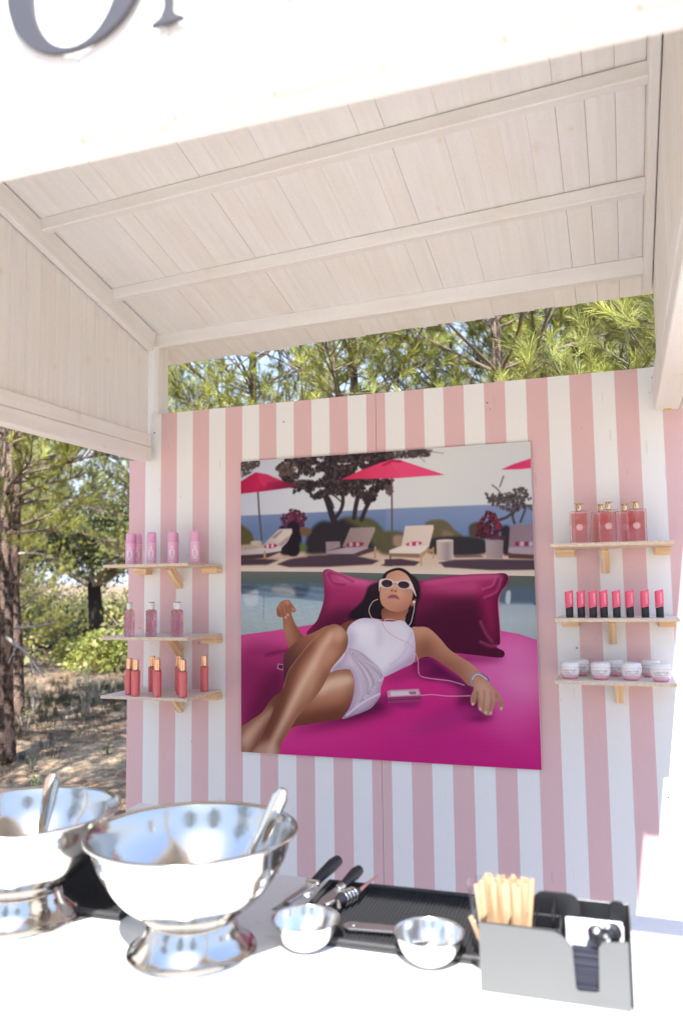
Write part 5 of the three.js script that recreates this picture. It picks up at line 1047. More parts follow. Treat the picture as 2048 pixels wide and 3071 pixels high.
// bar mats with nubs
function barMat(x0, x1, z0, z1, label, turn = 0) {
  const w = x1 - x0, d = z1 - z0, o = thing('bar_mat', label, 'bar mat', [(x0 + x1) / 2, CY + 0.0006, (z0 + z1) / 2], turn, 'black rubber bar mats');
  part('base', moved(cbox(w, 0.004, d, 0.001, 'x'), 0, 0.002, 0), M.rubber, o);
  for (const [bx, bz, bw, bd] of [[0, d / 2 - 0.006, w, 0.012], [0, -d / 2 + 0.006, w, 0.012], [-w / 2 + 0.006, 0, 0.012, d - 0.0245], [w / 2 - 0.006, 0, 0.012, d - 0.0245]]) part('rim', moved(cbox(bw, 0.0085, bd, 0.002, 'x'), bx, 0.0082, bz), M.rubber, o);
  const g = new THREE.CylinderGeometry(0.0016, 0.0022, 0.0055, 6), nx = Math.floor((w - 0.03) / 0.0068), nz = Math.floor((d - 0.03) / 0.0068), im = new THREE.InstancedMesh(g, M.rubber, nx * nz), m = new THREE.Matrix4();
  for (let i = 0; i < nx; i++) for (let j = 0; j < nz; j++) im.setMatrixAt(i * nz + j, m.makeTranslation(-w / 2 + 0.018 + i * 0.0068, 0.0067, -d / 2 + 0.018 + j * 0.0068));
  im.name = 'nubs'; im.userData.kind = 'stuff'; shade(im); o.add(im); return o;
}
barMat(1.105, 1.50, 1.135, 1.392, 'black rubber bar mat under the tools and strainer', 0.03);
barMat(0.53, 0.80, 1.16, 1.418, 'black rubber bar mat behind the two punch bowls', 0.03);
// bar tools
function tool(name, label, category, p, turn, build, tilt = 0) { const o = thing(name, label, category, p, turn); o.rotation.set(0, turn, 0); build(o); o.rotation.z = tilt; return o; }
const handleGeo = (len, r0, r1) => tube([[0, 0, 0], [0, 0, -len * 0.06], [0, 0.001, -len * 0.3], [0, 0.001, -len * 0.7], [0, 0, -len * 0.94], [0, 0, -len]], [r0 * 0.6, r0, r0 * 1.1, r1, r1 * 0.85, r1 * 0.3], 14);
tool('jigger_peeler', 'steel bar tool with thick black handle, lying nearest the punch bowl', 'bar tool', [1.098, CY + 0.030, 1.215], -0.15, (o) => {
  const h = part('handle', handleGeo(0.105, 0.0095, 0.0125), M.black, o); h.rotation.x = 0.12;
  part('shaft', moved(cbox(0.016, 0.005, 0.10, 0.0015, 'z'), 0, -0.002, 0.05), M.steelSatin, o); part('pivot', tube([[-0.013, 0.002, 0.004], [0.013, 0.002, 0.004]], [0.006, 0.006], 12), M.steel, o); part('blade', moved(cbox(0.024, 0.002, 0.035, 0.0006, 'z'), 0, -0.006, 0.112), M.steel, o);
});
tool('bar_knife', 'black handled bar knife with short steel blade, second from the punch bowl', 'knife', [1.150, CY + 0.024, 1.205], -0.12, (o) => {
  const h = part('handle', handleGeo(0.085, 0.008, 0.0115), M.black, o); h.rotation.x = 0.08;
  const s = new THREE.Shape(); s.moveTo(-0.011, 0); s.lineTo(0.009, 0); s.lineTo(0.012, 0.05); s.quadraticCurveTo(0.008, 0.085, -0.006, 0.09); s.lineTo(-0.011, 0.06); const g = new THREE.ExtrudeGeometry(s, { depth: 0.0018, bevelEnabled: false }); g.rotateX(Math.PI / 2); part('blade', g, M.steelSatin, o); part('bolster', tube([[0, 0, -0.002], [0, 0, 0.012]], [0.009, 0.0085], 12), M.steel, o);
});
tool('corkscrew', 'black and steel corkscrew with copper tip, rightmost of the three tools', 'corkscrew', [1.178, CY + 0.024, 1.245], -0.35, (o) => {
  part('body', tube([[0, 0, 0.035], [0, 0.001, 0.02], [0, 0.001, -0.01], [0, 0, -0.03]], [0.008, 0.0125, 0.0115, 0.007], 14), M.black, o);
  for (let i = 0; i < 4; i++) part('ring', new THREE.TorusGeometry(0.0118, 0.0018, 8, 24).translate(0, 0.001, 0.016 - i * 0.009), M.steel, o);
  const tip = new THREE.MeshStandardMaterial({ color: lin(0.75, 0.36, 0.28), metalness: 1, roughness: 0.35 }); part('tip', tube([[0, 0, -0.028], [0, 0.008, -0.06], [0.002, 0.014, -0.085]], [0.0045, 0.003, 0.0018], 10), tip, o);
  part('lever', tube([[-0.014, -0.004, 0.045], [0, 0.004, 0.028], [0.014, -0.004, 0.045]], [0.004, 0.005, 0.004], 10), M.steel, o);
});
tool('strainer', 'flat steel bar strainer with slotted handle lying on the black mat', 'strainer', [1.295, CY + 0.0155, 1.338], 0.10, (o) => {
  const s = new THREE.Shape(); s.moveTo(0, -0.0115); s.lineTo(-0.074, -0.0135); s.absarc(-0.078, 0, 0.0138, -Math.PI / 2, Math.PI / 2, true); s.lineTo(0, 0.0115); s.lineTo(0, -0.0115);
  const hole = new THREE.Path(); hole.absellipse(-0.075, 0, 0.006, 0.0055, 0, 7, true); s.holes.push(hole); const g = new THREE.ExtrudeGeometry(s, { depth: 0.0022, bevelEnabled: true, bevelSize: 0.0007, bevelThickness: 0.0007, bevelSegments: 2 }); g.rotateX(-Math.PI / 2); part('handle', g, M.steelSatin, o);
  part('disc', lathe([[0, 0.0], [0.036, 0.0], [0.040, 0.001], [0.040, 0.0028], [0, 0.002]], 40).translate(0.036, 0, 0), M.steelSatin, o); part('spring', new THREE.TorusGeometry(0.034, 0.0028, 8, 40).rotateX(Math.PI / 2).translate(0.036, -0.002, 0), M.steel, o);
});
// white storage box at the back of the counter
{ const o = thing('plastic_tub', 'white plastic tub peeping over the rim of the large punch bowl', 'tub', [0.748, CY + 0.0005, 1.222]); const w = new THREE.MeshStandardMaterial({ color: lin(0.82, 0.82, 0.82), roughness: 0.4 });
  part('body', moved(new RoundedBoxGeometry(0.086, 0.130, 0.05, 4, 0.008), 0, 0.065, 0), w, o); part('lid', moved(new RoundedBoxGeometry(0.094, 0.016, 0.056, 4, 0.006), 0, 0.136, 0), w, o); }
// ---------------------------------------------------------------- napkin and stirrer caddy
{
  const X0 = 1.454, X1 = 1.665, ZF = 1.463, D = 0.135, H = 0.095, w = X1 - X0;
  const o = thing('bar_caddy', 'grey steel bar caddy with black dividers and a napkin slot in its front', 'caddy', [(X0 + X1) / 2, CY + 0.0005, ZF - D / 2], 0.02);
  const s = new THREE.Shape(); const L = (x, y) => s.lineTo(x - w / 2, y); s.moveTo(-w / 2, 0.0); L(0.206, 0); L(0.206, 0.0915); L(0.172, 0.088); L(0.167, 0.080); L(0.1655, 0.0214); L(0.160, 0.0195); L(0.138, 0.0185); L(0.1335, 0.0215); L(0.1305, 0.0755); s.quadraticCurveTo(0.118 - w / 2, 0.0935, 0.104 - w / 2, 0.0945); L(0, 0.095); L(0, 0);
  const ex = (sh, d) => new THREE.ExtrudeGeometry(sh, { depth: d, bevelEnabled: true, bevelSize: 0.0006, bevelThickness: 0.0006, bevelSegments: 2 });
  part('front_panel', ex(s, 0.0018).translate(0, 0, D / 2 - 0.003), M.caddySteel, o);
  for (const q of [-1, 1]) part('side_panel', moved(cbox(0.0022, H, D - 0.008, 0.0006, 'y'), q * (w / 2 - 0.0012), H / 2, 0), M.caddySteel, o);
  part('back_panel', moved(cbox(w, H, 0.0022, 0.0006, 'y'), 0, H / 2, -D / 2 + 0.0012), M.caddySteel, o); part('floor_panel', moved(cbox(w - 0.005, 0.002, D - 0.008, 0.0005, 'x'), 0, 0.0016, 0), M.caddySteel, o);
  const lin0 = new THREE.MeshStandardMaterial({ color: lin(0.012, 0.012, 0.014), roughness: 0.38 });
  part('inner_tray', moved(cbox(0.112, 0.004, D - 0.012, 0.001, 'x'), -w / 2 + 0.059, 0.030, 0), lin0, o);
  for (const [x, y0] of [[0.006, 0], [0.042, 0], [0.078, 0], [0.113, 0]]) part('divider', moved(cbox(0.0022, 0.072, D - 0.012, 0.0006, 'y'), x - w / 2, 0.060, 0), lin0, o);
  for (const z of [D / 2 - 0.008, 0.008, -0.022]) part('divider', moved(cbox(0.106, 0.066, 0.002, 0.0006, 'x'), -w / 2 + 0.0595, 0.062, z), lin0, o);
  const tab = (x0, x1, z, top) => { const t = new THREE.Shape(), r = Math.min(0.02, (x1 - x0) * 0.45); t.moveTo(x0 - w / 2, 0.03); t.lineTo(x1 - w / 2, 0.03); t.lineTo(x1 - w / 2, top - r); t.quadraticCurveTo(x1 - w / 2, top, x1 - w / 2 - r, top); t.lineTo(x0 - w / 2 + r, top); t.quadraticCurveTo(x0 - w / 2, top, x0 - w / 2, top - r); part('divider_tab', ex(t, 0.002).translate(0, 0, z), lin0, o); };
  tab(0.072, 0.140, -0.010, 0.122); tab(0.183, 0.2035, -0.010, 0.118); part('divider', moved(cbox(0.002, 0.075, 0.055, 0.0006, 'y'), 0.104 - w / 2, 0.078, 0.018), lin0, o);
  const gx = (X0 + X1) / 2, gz = ZF - D / 2, cy = CY + 0.0005;
  // white napkins standing in the open half
  const nap = new THREE.MeshStandardMaterial({ color: lin(0.80, 0.80, 0.82), roughness: 0.9 });
  const ns = thing('napkin_stack', 'white paper napkins leaning in the open half of the caddy', 'napkins', [gx + 0.054, cy + 0.0035, gz + 0.016], 0.02);
  for (let i = 0; i < 9; i++) { const p = part('napkin', moved(cbox(0.078, 0.084 + (i % 3) * 0.003, 0.0022, 0.0006, 'y'), (i % 2) * 0.0016, 0.043, 0), nap, ns); p.position.z = -0.022 + i * 0.0042; p.rotation.x = -0.06; p.rotation.z = ((i * 7) % 5 - 2) * 0.008; }
  // folded dark napkins behind the slot
  const dk = [lin(0.018, 0.018, 0.03), lin(0.035, 0.035, 0.052), lin(0.025, 0.025, 0.04)].map((c) => new THREE.MeshStandardMaterial({ color: c, roughness: 0.85 }));
  const ds = thing('napkin_stack', 'dark blue folded napkins piled behind the slot of the caddy', 'napkins', [gx + 0.0465, cy + 0.0035, gz + 0.0535], 0.02);
  for (let i = 0; i < 19; i++) { const p = part('napkin', moved(cbox(0.043, 0.0034, 0.012, 0.0008, 'x'), 0, 0.0017, 0), dk[i % 3], ds); p.position.set(((i * 5) % 4 - 1.5) * 0.0006, 0.0005 + i * 0.0037, ((i * 3) % 5 - 2) * 0.0004); }
  // two pourers resting on the napkins
  const pour = thing('bottle_pourer', 'metal and black bottle pourer lying on the caddy slot, left of two', 'pourer', [gx + 0.060, cy + 0.091, gz + 0.050], 0.5, 'bottle pourers on the caddy');
  part('stopper', tube([[0, 0, 0.016], [0, 0, 0.006], [0, 0, -0.012]], [0.009, 0.0115, 0.009], 16), M.black, pour); for (let i = 0; i < 3; i++) part('ring', new THREE.TorusGeometry(0.0108, 0.0018, 8, 20).translate(0, 0, 0.011 - i * 0.007), M.black, pour); part('spout', tube([[0, 0, 0.014], [0, 0.003, 0.024], [0, 0.008, 0.034]], [0.006, 0.0042, 0.003], 12), M.steel, pour); part('vent_cap', new THREE.SphereGeometry(0.0062, 14, 10).translate(-0.004, 0.009, 0.008), M.steel, pour);
  copyOf(pour, [gx + 0.081, cy + 0.0945, gz + 0.044], -0.25, 'metal and black bottle pourer lying on the caddy slot, right of two');
  // plastic cup behind the stirrers
  solo('plastic_cup', lathe([[0, 0.002], [0.022, 0.002], ...[[0.0235, 0.004], [0.0325, 0.085], [0.0345, 0.0858], [0.0335, 0.0846], [0.0320, 0.0846], [0.0228, 0.005], [0, 0.004]]], 40), new THREE.MeshPhysicalMaterial({ color: lin(0.97, 0.97, 0.98), roughness: 0.06, transmission: 1, thickness: 0, ior: 1.45 }), 'clear plastic cup behind the wooden stirrers', 'cup', [gx - 0.104, cy + 0.033 + 0.002, gz - 0.020]);
  // wooden stirrers standing in the left compartments
  const r = RNG(55), sg = [0, 1, 2].map((k) => { const g = cbox(0.0066, 0.110, 0.0016, 0.0006, 'y', k * 0.4); return g.translate(0, 0.055, 0); });
  for (let i = 0; i < 36; i++) { const u = (i + 0.5) / 36, x = gx - w / 2 + 0.006 + u * 0.060, z = gz + 0.046 - ((i * 5) % 9) * 0.0052; const m = solo('wooden_stirrer', sg[i % 3], M.stir, 'wooden stirrer in the bundle standing in the caddy', 'stirrer', [x, cy + 0.0335 + (i % 4) * 0.001, z], 'wooden stirrers standing in the caddy'); m.rotation.set((r() - 0.5) * 0.16, (r() - 0.5) * 0.9, 0.02 + (0.5 - u) * 0.16 + (r() - 0.5) * 0.09); }
  const lone = solo('wooden_stirrer', sg[0], M.stir, 'wooden stirrer leaning out over the left end of the caddy', 'stirrer', [gx - w / 2 + 0.008, cy + 0.0335, gz + 0.038], 'wooden stirrers standing in the caddy'); lone.scale.y = 0.66; lone.rotation.set(0.1, 0.6, 0.36);
}
// ---------------------------------------------------------------- vegetation
const barkTex = (() => { const w = 256, h = 512, a = noiseField(w, h, [10, 7], 101), b = noiseField(w, h, [34, 30], 102), c = noiseField(w, h, [90, 110], 103);
  const plate = (i) => Math.min(1, Math.max(0, Math.abs(a[i] - 0.5) * 3.2 + (b[i] - 0.5) * 0.9));
  return { col: fieldTex(w, h, (i) => { const p = plate(i), n = (c[i] - 0.5) * 46; return mixc([56, 44, 38], [148, 124, 110], p).map((v) => cl(v + n)); }, true), bump: fieldTex(w, h, (i) => { const v = cl(plate(i) * 200 + (c[i] - 0.5) * 80); return [v, v, v]; }, false) }; })();
barkTex.col.repeat.set(1, 1.2); barkTex.bump.repeat.set(1, 1.2);
M.bark = new THREE.MeshStandardMaterial({ map: barkTex.col, bumpMap: barkTex.bump, bumpScale: 0.025, roughness: 0.95 });
M.twig = new THREE.MeshStandardMaterial({ color: lin(0.21, 0.155, 0.12), roughness: 0.9, bumpMap: barkTex.bump, bumpScale: 0.004 });
M.deadTwig = new THREE.MeshStandardMaterial({ color: lin(0.36, 0.31, 0.27), roughness: 0.9 });
M.needle = new THREE.MeshStandardMaterial({ color: lin(1, 1, 1), roughness: 0.55, side: THREE.DoubleSide });
M.leaf = new THREE.MeshStandardMaterial({ color: lin(1, 1, 1), roughness: 0.6, side: THREE.DoubleSide });
function tuft(n, len, w, seed, spreadMin, spreadMax, stem) { // a shoot of long needles pointing up +y
  const r = RNG(seed), pos = [], nor = [];
  for (let i = 0; i < n; i++) {
    const az = r() * 6.283, an = spreadMin + (spreadMax - spreadMin) * Math.pow(r(), 0.8), l = len * (0.7 + 0.45 * r()), y0 = stem * r();
    const d = V(Math.sin(an) * Math.cos(az), Math.cos(an), Math.sin(an) * Math.sin(az)), s = V(r() - 0.5, r() - 0.5, r() - 0.5).cross(d).normalize().multiplyScalar(w / 2);
    const b = V(0, y0, 0), m = b.clone().addScaledVector(d, l * 0.6), e = b.clone().addScaledVector(d, l); e.y -= l * 0.12 * r(); const nn = s.clone().cross(d).normalize();
    const q = [b.clone().sub(s), b.clone().add(s), m.clone().add(s), m.clone().sub(s), e]; for (const k of [0, 1, 2, 0, 2, 3, 3, 2, 4]) { pos.push(q[k].x, q[k].y, q[k].z); nor.push(nn.x, nn.y, nn.z); }
  }
  const g = new THREE.BufferGeometry(); g.setAttribute('position', new THREE.Float32BufferAttribute(pos, 3)); g.setAttribute('normal', new THREE.Float32BufferAttribute(nor, 3)); return g;
}
const TUFT = { far: tuft(60, 0.105, 0.0030, 5, 0.1, 1.25, 0.10), near: tuft(90, 0.10, 0.0015, 6, 0.1, 0.95, 0.09) };
const needleCol = (r, warm) => { const t = Math.pow(r(), 1.4) * 1.5, y = warm + (r() - 0.5) * 0.3; return lin(0.115 + 0.20 * t + 0.06 * y, 0.145 + 0.20 * t + 0.03 * y, 0.042 + 0.035 * t); };
function instanced(name, g, m, list, parent) { const im = new THREE.InstancedMesh(g, m, list.length), mat = new THREE.Matrix4(), q = new THREE.Quaternion(), up = V(0, 1, 0); list.forEach(([p, d, s, c, roll], i) => { q.setFromUnitVectors(up, d); if (roll) q.multiply(new THREE.Quaternion().setFromAxisAngle(up, roll)); im.setMatrixAt(i, mat.compose(p, q, V(s, s, s))); im.setColorAt(i, c); }); im.name = name; im.userData.kind = 'stuff'; shade(im); parent.add(im); return im; }
function pineTree(seed, o) { // o: h, r, base (crown base height), spread, whorls, lean, dead, warm, near
  const r = RNG(seed), tree = new THREE.Group(); tree.name = 'pine_tree';
  const tp = []; for (let i = 0; i <= 10; i++) { const t = i / 10; tp.push(V((o.lean?.[0] ?? 0) * t * t + (r() - 0.5) * 0.07 * o.h * 0.15, o.h * t - (i ? 0 : 0.1), (o.lean?.[1] ?? 0) * t * t + (r() - 0.5) * 0.07 * o.h * 0.15)); }
  const tr = tp.map((_, i) => Math.max(0.012, o.r * (1.0 - 0.9 * (i / 10)) * (i === 0 ? 1.25 : 1)));
  part('trunk', tube(tp, tr, 14, 1), M.bark, tree);
  const curve = new THREE.CatmullRomCurve3(tp), gs = [], dead = [], tufts = [];
  const branch = (t0, len, az, el, isDead) => {
    const p0 = curve.getPoint(t0), r0 = Math.max(0.007, o.r * (1 - 0.9 * t0) * 0.34) * (isDead ? 0.7 : 1), pts = [p0]; let d = V(Math.cos(az) * Math.cos(el), Math.sin(el), Math.sin(az) * Math.cos(el));
    const n = 6; for (let i = 1; i <= n; i++) { d = d.clone().add(V((r() - 0.5) * 0.35, (isDead ? (r() - 0.6) * 0.3 : 0.05 + (r() - 0.5) * 0.25), (r() - 0.5) * 0.35)).normalize(); pts.push(pts[i - 1].clone().addScaledVector(d, len / n)); }
    (isDead ? dead : gs).push(tube(pts, pts.map((_, i) => r0 * (1 - 0.8 * i / n)), 5));
    const c = new THREE.CatmullRomCurve3(pts), nt = isDead ? 3 : Math.max(4, Math.round(len * (o.twigs ?? 12)));
    for (let k = 0; k < nt; k++) { const t = isDead ? 0.3 + 0.6 * r() : 0.28 + 0.72 * (k + r() * 0.7) / nt, q = c.getPoint(Math.min(1, t)), tan = c.getTangent(Math.min(1, t));
      const side = V(r() - 0.5, r() - 0.35, r() - 0.5).normalize(), td = tan.clone().multiplyScalar(0.7).add(side.multiplyScalar(0.9)).normalize(), tl = (0.16 + 0.3 * r()) * Math.min(1.2, 0.5 + len * 0.35) * (o.near ? 0.75 : 1);
      const e = q.clone().addScaledVector(td, tl * 0.55), f2 = e.clone().addScaledVector(td.clone().add(V(0, isDead ? 0 : 0.5, 0)).normalize(), tl * 0.45); (isDead ? dead : gs).push(tube([q, e, f2], [r0 * 0.3 + 0.002, r0 * 0.18 + 0.0018, 0.0016], 4));
      if (!isDead) { const s = (0.8 + 0.5 * r()) * (o.ts ?? 1), dd = f2.clone().sub(e).normalize(); tufts.push([f2, dd, s, needleCol(r, o.warm ?? 0), r() * 6]); if (r() < 0.75) tufts.push([e, td.clone().add(V((r() - 0.5), 0.6, (r() - 0.5))).normalize(), s * 0.85, needleCol(r, o.warm ?? 0), r() * 6]); if (r() < 0.4) tufts.push([q.clone().lerp(e, 0.5), side.add(V(0, 0.4, 0)).normalize(), s * 0.7, needleCol(r, o.warm ?? 0), r() * 6]); } }
  };
  const b0 = o.base / o.h; let az = r() * 6;
  for (let w = 0; w < o.whorls; w++) { const t = b0 + (1 - b0) * (w / o.whorls) * 0.97, prof = Math.sin(Math.PI * Math.min(1, 0.28 + 0.72 * (w / o.whorls))) * 0.85 + 0.15; for (let k = 0; k < (o.per ?? 5); k++) { az += 2.4 + (r() - 0.5) * 0.6; branch(t + (r() - 0.5) * 0.02, o.spread * prof * (0.65 + 0.5 * r()), az, 0.1 + 0.75 * (w / o.whorls) + (r() - 0.5) * 0.3, false); } }
  for (let k = 0; k < (o.dead ?? 4); k++) branch(b0 * (0.45 + 0.5 * r()), o.spread * (0.35 + 0.5 * r()), r() * 6.3, -0.05 + (r() - 0.5) * 0.4, true);
  for (let k = 0; k < 5; k++) tufts.push([tp[10].clone(), V((r() - 0.5), 1, (r() - 0.5)).normalize(), 1.1 * (o.ts ?? 1), needleCol(r, o.warm ?? 0), r() * 6]);
  part('branches', mergeGeometries(gs), M.twig, tree); if (dead.length) part('dead_branches', mergeGeometries(dead), M.deadTwig, tree);
  instanced('crown', o.near ? TUFT.near : TUFT.far, M.needle, tufts, tree);
  return tree;
}
const protoOpts = [
  { h: 6.4, r: 0.10, base: 1.9, spread: 2.0, whorls: 11, per: 5, warm: 0.8, dead: 6 },
  { h: 7.5, r: 0.13, base: 2.6, spread: 2.3, whorls: 12, per: 5, warm: 0.5, dead: 7 },
  { h: 5.2, r: 0.085, base: 0.9, spread: 1.7, whorls: 11, per: 5, warm: 1.0, dead: 4 },
  { h: 9.0, r: 0.15, base: 3.6, spread: 2.6, whorls: 12, per: 5, warm: 0.3, dead: 10 }];
const protos = protoOpts.map((o, i) => pineTree(200 + i, o));
function pine(k, x, z, turn, sc, label, group = 'pine trees round the kiosk') { const t = protos[k].clone(); t.name = numbered('pine_tree'); t.position.set(x, -0.03, z); t.rotation.y = turn; t.scale.setScalar(sc); scene.add(t); return tag(t, label, 'tree', group); }
// by the left edge: two leaning trunks
function uniquePine(seed, o, x, z, label) { const t = pineTree(seed, o); t.name = numbered('pine_tree'); t.position.set(x, 0, z); scene.add(t); return tag(t, label, 'tree', 'pine trees round the kiosk'); }
uniquePine(301, { h: 6.8, r: 0.10, base: 2.1, spread: 1.15, whorls: 11, per: 5, warm: 1.1, dead: 7, lean: [-0.25, -0.2] }, -3.62, -3.22, 'pine tree with thick bark at the left edge, nearest of its two trunks');
uniquePine(302, { h: 7.6, r: 0.13, base: 2.6, spread: 1.4, whorls: 12, per: 5, warm: 0.9, dead: 8, lean: [-0.2, 0.15] }, -5.0, -4.9, 'tall pine tree with dark trunk at the left edge, just behind the nearest trunk');
pine(0, -2.35, -5.7, 0.4, 1.0, 'pine tree seen between roof and striped wall, with a dark trunk left of centre');
pine(2, -0.55, -4.1, 1.9, 1.02, 'bright green pine tree above the middle of the striped wall');
uniquePine(303, { h: 5.6, r: 0.09, base: 1.6, spread: 1.9, whorls: 10, per: 5, warm: 0.2, dead: 22, twigs: 6 }, 0.85, -3.3, 'twiggy dark pine tree above the striped wall, right of the middle');
pine(0, 2.7, -4.6, 2.2, 1.05, 'pine tree far right behind the kiosk, seen under the roof edge');
pine(1, -5.9, -9.4, 4.0, 0.8, 'pine tree behind the left end of the striped wall, under the roof corner');
pine(3, 0.2, -9.5, 0.9, 1.0, 'tall pine tree farther back behind the middle of the wall');
pine(1, 3.2, -8.2, 1.3, 0.95, 'tall pine tree farther back behind the right end of the wall');
pine(2, -9.15, -9.5, 2.7, 0.72, 'small bushy pine tree in the clearing on the left, in the middle distance');
pine(2, 0.95, -4.9, 4.4, 1.05, 'bushy pine tree behind the right half of the wall, left of the close young one'); pine(0, 1.9, -5.6, 1.0, 1.0, 'pine tree behind the right half of the wall');
// the one close behind the wall on the right, in focus
uniquePine(304, { h: 3.7, r: 0.045, base: 0.9, spread: 1.15, whorls: 10, per: 5, warm: 0.6, dead: 5, near: true, twigs: 12, ts: 0.95 }, 1.95, -1.45, 'young pine tree with long needles close behind the right end of the wall');
// farther wood on the left and behind
{ const r = RNG(401); let n = 0; for (let i = 0; i < 90 && n < 46; i++) { const az = -0.25 + r() * 1.15; if ((az > 0.57 && az < 0.69) || (az > 0.36 && az < 0.56)) continue; const d = 16 + Math.pow(r(), 0.8) * 30, x = 1.67 - Math.sin(az) * d, z = 2.68 - Math.cos(az) * d; pine(Math.floor(r() * 4), x, z, r() * 6.3, 0.7 + r() * 0.35, 'one of the many pine trees of the wood in the far background', 'pines of the far wood'); n++; } }
// trees outside the picture: they shade the clearing and show in the polished bowls
pine(0, -2.35, 0.55, 0.3, 1.05, 'pine tree just left of the kiosk, outside the picture'); pine(2, -5.3, -0.7, 2.0, 1.0, 'bushy pine tree left of the kiosk, outside the picture'); pine(1, -8.6, -2.2, 2.6, 0.85, 'pine tree by the clearing, outside the picture on the left');
pine(3, -6.5, 11, 1, 1, 'tall pine tree in front of the kiosk on the left, behind the viewer'); pine(1, 1.5, 15, 2, 1.1, 'pine tree in front of the kiosk, straight behind the viewer'); pine(0, 7.5, 11.5, 3, 1.1, 'pine tree in front of the kiosk on the right, behind the viewer');
// cork oak
const leafCluster = (n, size, spread, seed) => { const r = RNG(seed), pos = [], nor = []; for (let i = 0; i < n; i++) { const c = V((r() - 0.5), (r() - 0.5), (r() - 0.5)).multiplyScalar(spread * 2), d = V(r() - 0.5, r() - 0.3, r() - 0.5).normalize(), s = V(r() - 0.5, r() - 0.5, r() - 0.5).cross(d).normalize(), l = size * (0.7 + 0.6 * r()), nn = s.clone().cross(d); const q = [c, c.clone().addScaledVector(d, l * 0.5).addScaledVector(s, l * 0.24), c.clone().addScaledVector(d, l), c.clone().addScaledVector(d, l * 0.5).addScaledVector(s, -l * 0.24)]; for (const k of [0, 1, 2, 0, 2, 3]) { pos.push(q[k].x, q[k].y, q[k].z); nor.push(nn.x, nn.y, nn.z); } }
  const g = new THREE.BufferGeometry(); g.setAttribute('position', new THREE.Float32BufferAttribute(pos, 3)); g.setAttribute('normal', new THREE.Float32BufferAttribute(nor, 3)); return g; };
const LC = leafCluster(26, 0.075, 0.16, 9), LCs = leafCluster(22, 0.034, 0.055, 10);
{
  const r = RNG(501), o = thing('cork_oak', 'spreading cork oak with black lower trunk in the clearing on the left', 'tree', [-11.4, 0, -15.2]);
  const black = new THREE.MeshStandardMaterial({ color: lin(0.025, 0.02, 0.018), roughness: 0.95 }), pale = new THREE.MeshStandardMaterial({ color: lin(0.33, 0.29, 0.25), roughness: 0.95, bumpMap: barkTex.bump, bumpScale: 0.02 });
  part('trunk', tube([[0, -0.1, 0], [0.02, 0.6, 0], [0.0, 1.25, 0.05], [-0.05, 1.75, 0.05]], [0.24, 0.2, 0.18, 0.17], 12), black, o);
  const gs = [], lv = []; for (let k = 0; k < 9; k++) { const az = (k / 9) * 6.28 + r() * 0.5, pts = [V(-0.04, 1.6, 0.05)]; let d = V(Math.cos(az) * 0.8, 0.35 + r() * 0.7, Math.sin(az) * 0.8).normalize(); for (let i = 0; i < 6; i++) { d = d.clone().add(V((r() - 0.5) * 0.6, (r() - 0.45) * 0.5, (r() - 0.5) * 0.6)).normalize(); pts.push(pts[i].clone().addScaledVector(d, 0.42)); }
    gs.push(tube(pts, pts.map((_, i) => 0.085 * (1 - i / 7.5)), 7)); for (let j = 0; j < 95; j++) { const q = pts[2 + Math.floor(r() * 5)]; const t = r(); lv.push([q.clone().add(V((r() - 0.5) * 1.5, (r() - 0.2) * 1.3, (r() - 0.5) * 1.5)), V(r() - 0.5, 1, r() - 0.5).normalize(), 1 + r() * 0.8, lin(0.07 + 0.09 * t, 0.085 + 0.085 * t, 0.03 + 0.02 * t), r() * 6]); } }
  part('branches', mergeGeometries(gs), pale, o); instanced('crown', LC, M.leaf, lv, o);
}
// shrubs in the clearing
function shrub(x, z, rad, h, c0, label, cat = 'shrub', n = 130) { const r = RNG(Math.round(x * 91 + z * 37)), o = thing('shrub', label, cat, [x, 0, z], 0, 'shrubs in the clearing'), gs = [], lv = []; for (let k = 0; k < 9; k++) { const az = r() * 6.3, q = V(Math.cos(az) * rad * 0.7 * r(), h * (0.6 + 0.3 * r()), Math.sin(az) * rad * 0.7 * r()); gs.push(tube([[q.x * 0.2, -0.02, q.z * 0.2], [q.x * 0.6, h * 0.4, q.z * 0.6], q], [0.008, 0.006, 0.003], 4)); }
  part('stems', mergeGeometries(gs), M.deadTwig, o); for (let k = 0; k < n; k++) { const az = r() * 6.3, u = Math.sqrt(r()), y = h * (0.12 + 0.88 * r()), rr = rad * u * Math.sqrt(Math.max(0.08, 1 - (y / h) ** 2 * 0.85)), t = 0.7 + 0.6 * r(); lv.push([V(Math.cos(az) * rr, y, Math.sin(az) * rr), V((r() - 0.5) * 1.4, 1, (r() - 0.5) * 1.4).normalize(), (cat === 'weed' ? 0.28 + r() * 0.4 : 0.8 + r() * 0.8), lin(c0[0] * t, c0[1] * t, c0[2] * t), r() * 6]); } instanced('foliage', LCs, M.leaf, lv, o); return o; }
const YG = [0.24, 0.26, 0.05], OL = [0.15, 0.165, 0.07], GR = [0.26, 0.27, 0.19], DK = [0.07, 0.09, 0.03];
shrub(-7.5, -10.1, 0.75, 0.62, YG, 'bright yellow-green shrub in the clearing, near the edge of the striped wall', 'shrub', 420); shrub(-8.9, -11.2, 0.6, 0.5, YG, 'yellow-green shrub left of the brightest one', 'shrub', 260); shrub(-9.8, -13.6, 1.0, 0.55, YG, 'wide yellow-green shrub in front of the cork oak', 'shrub', 380); shrub(-6.7, -10.8, 0.5, 0.6, OL, 'olive shrub half hidden by the wall edge', 'shrub', 200); shrub(-12.6, -13.6, 1.1, 1.3, DK, 'dark tall shrub beyond the left trunks', 'shrub', 520); shrub(-11, -18, 1.4, 0.9, OL, 'olive shrub far back in the clearing', 'shrub', 420);
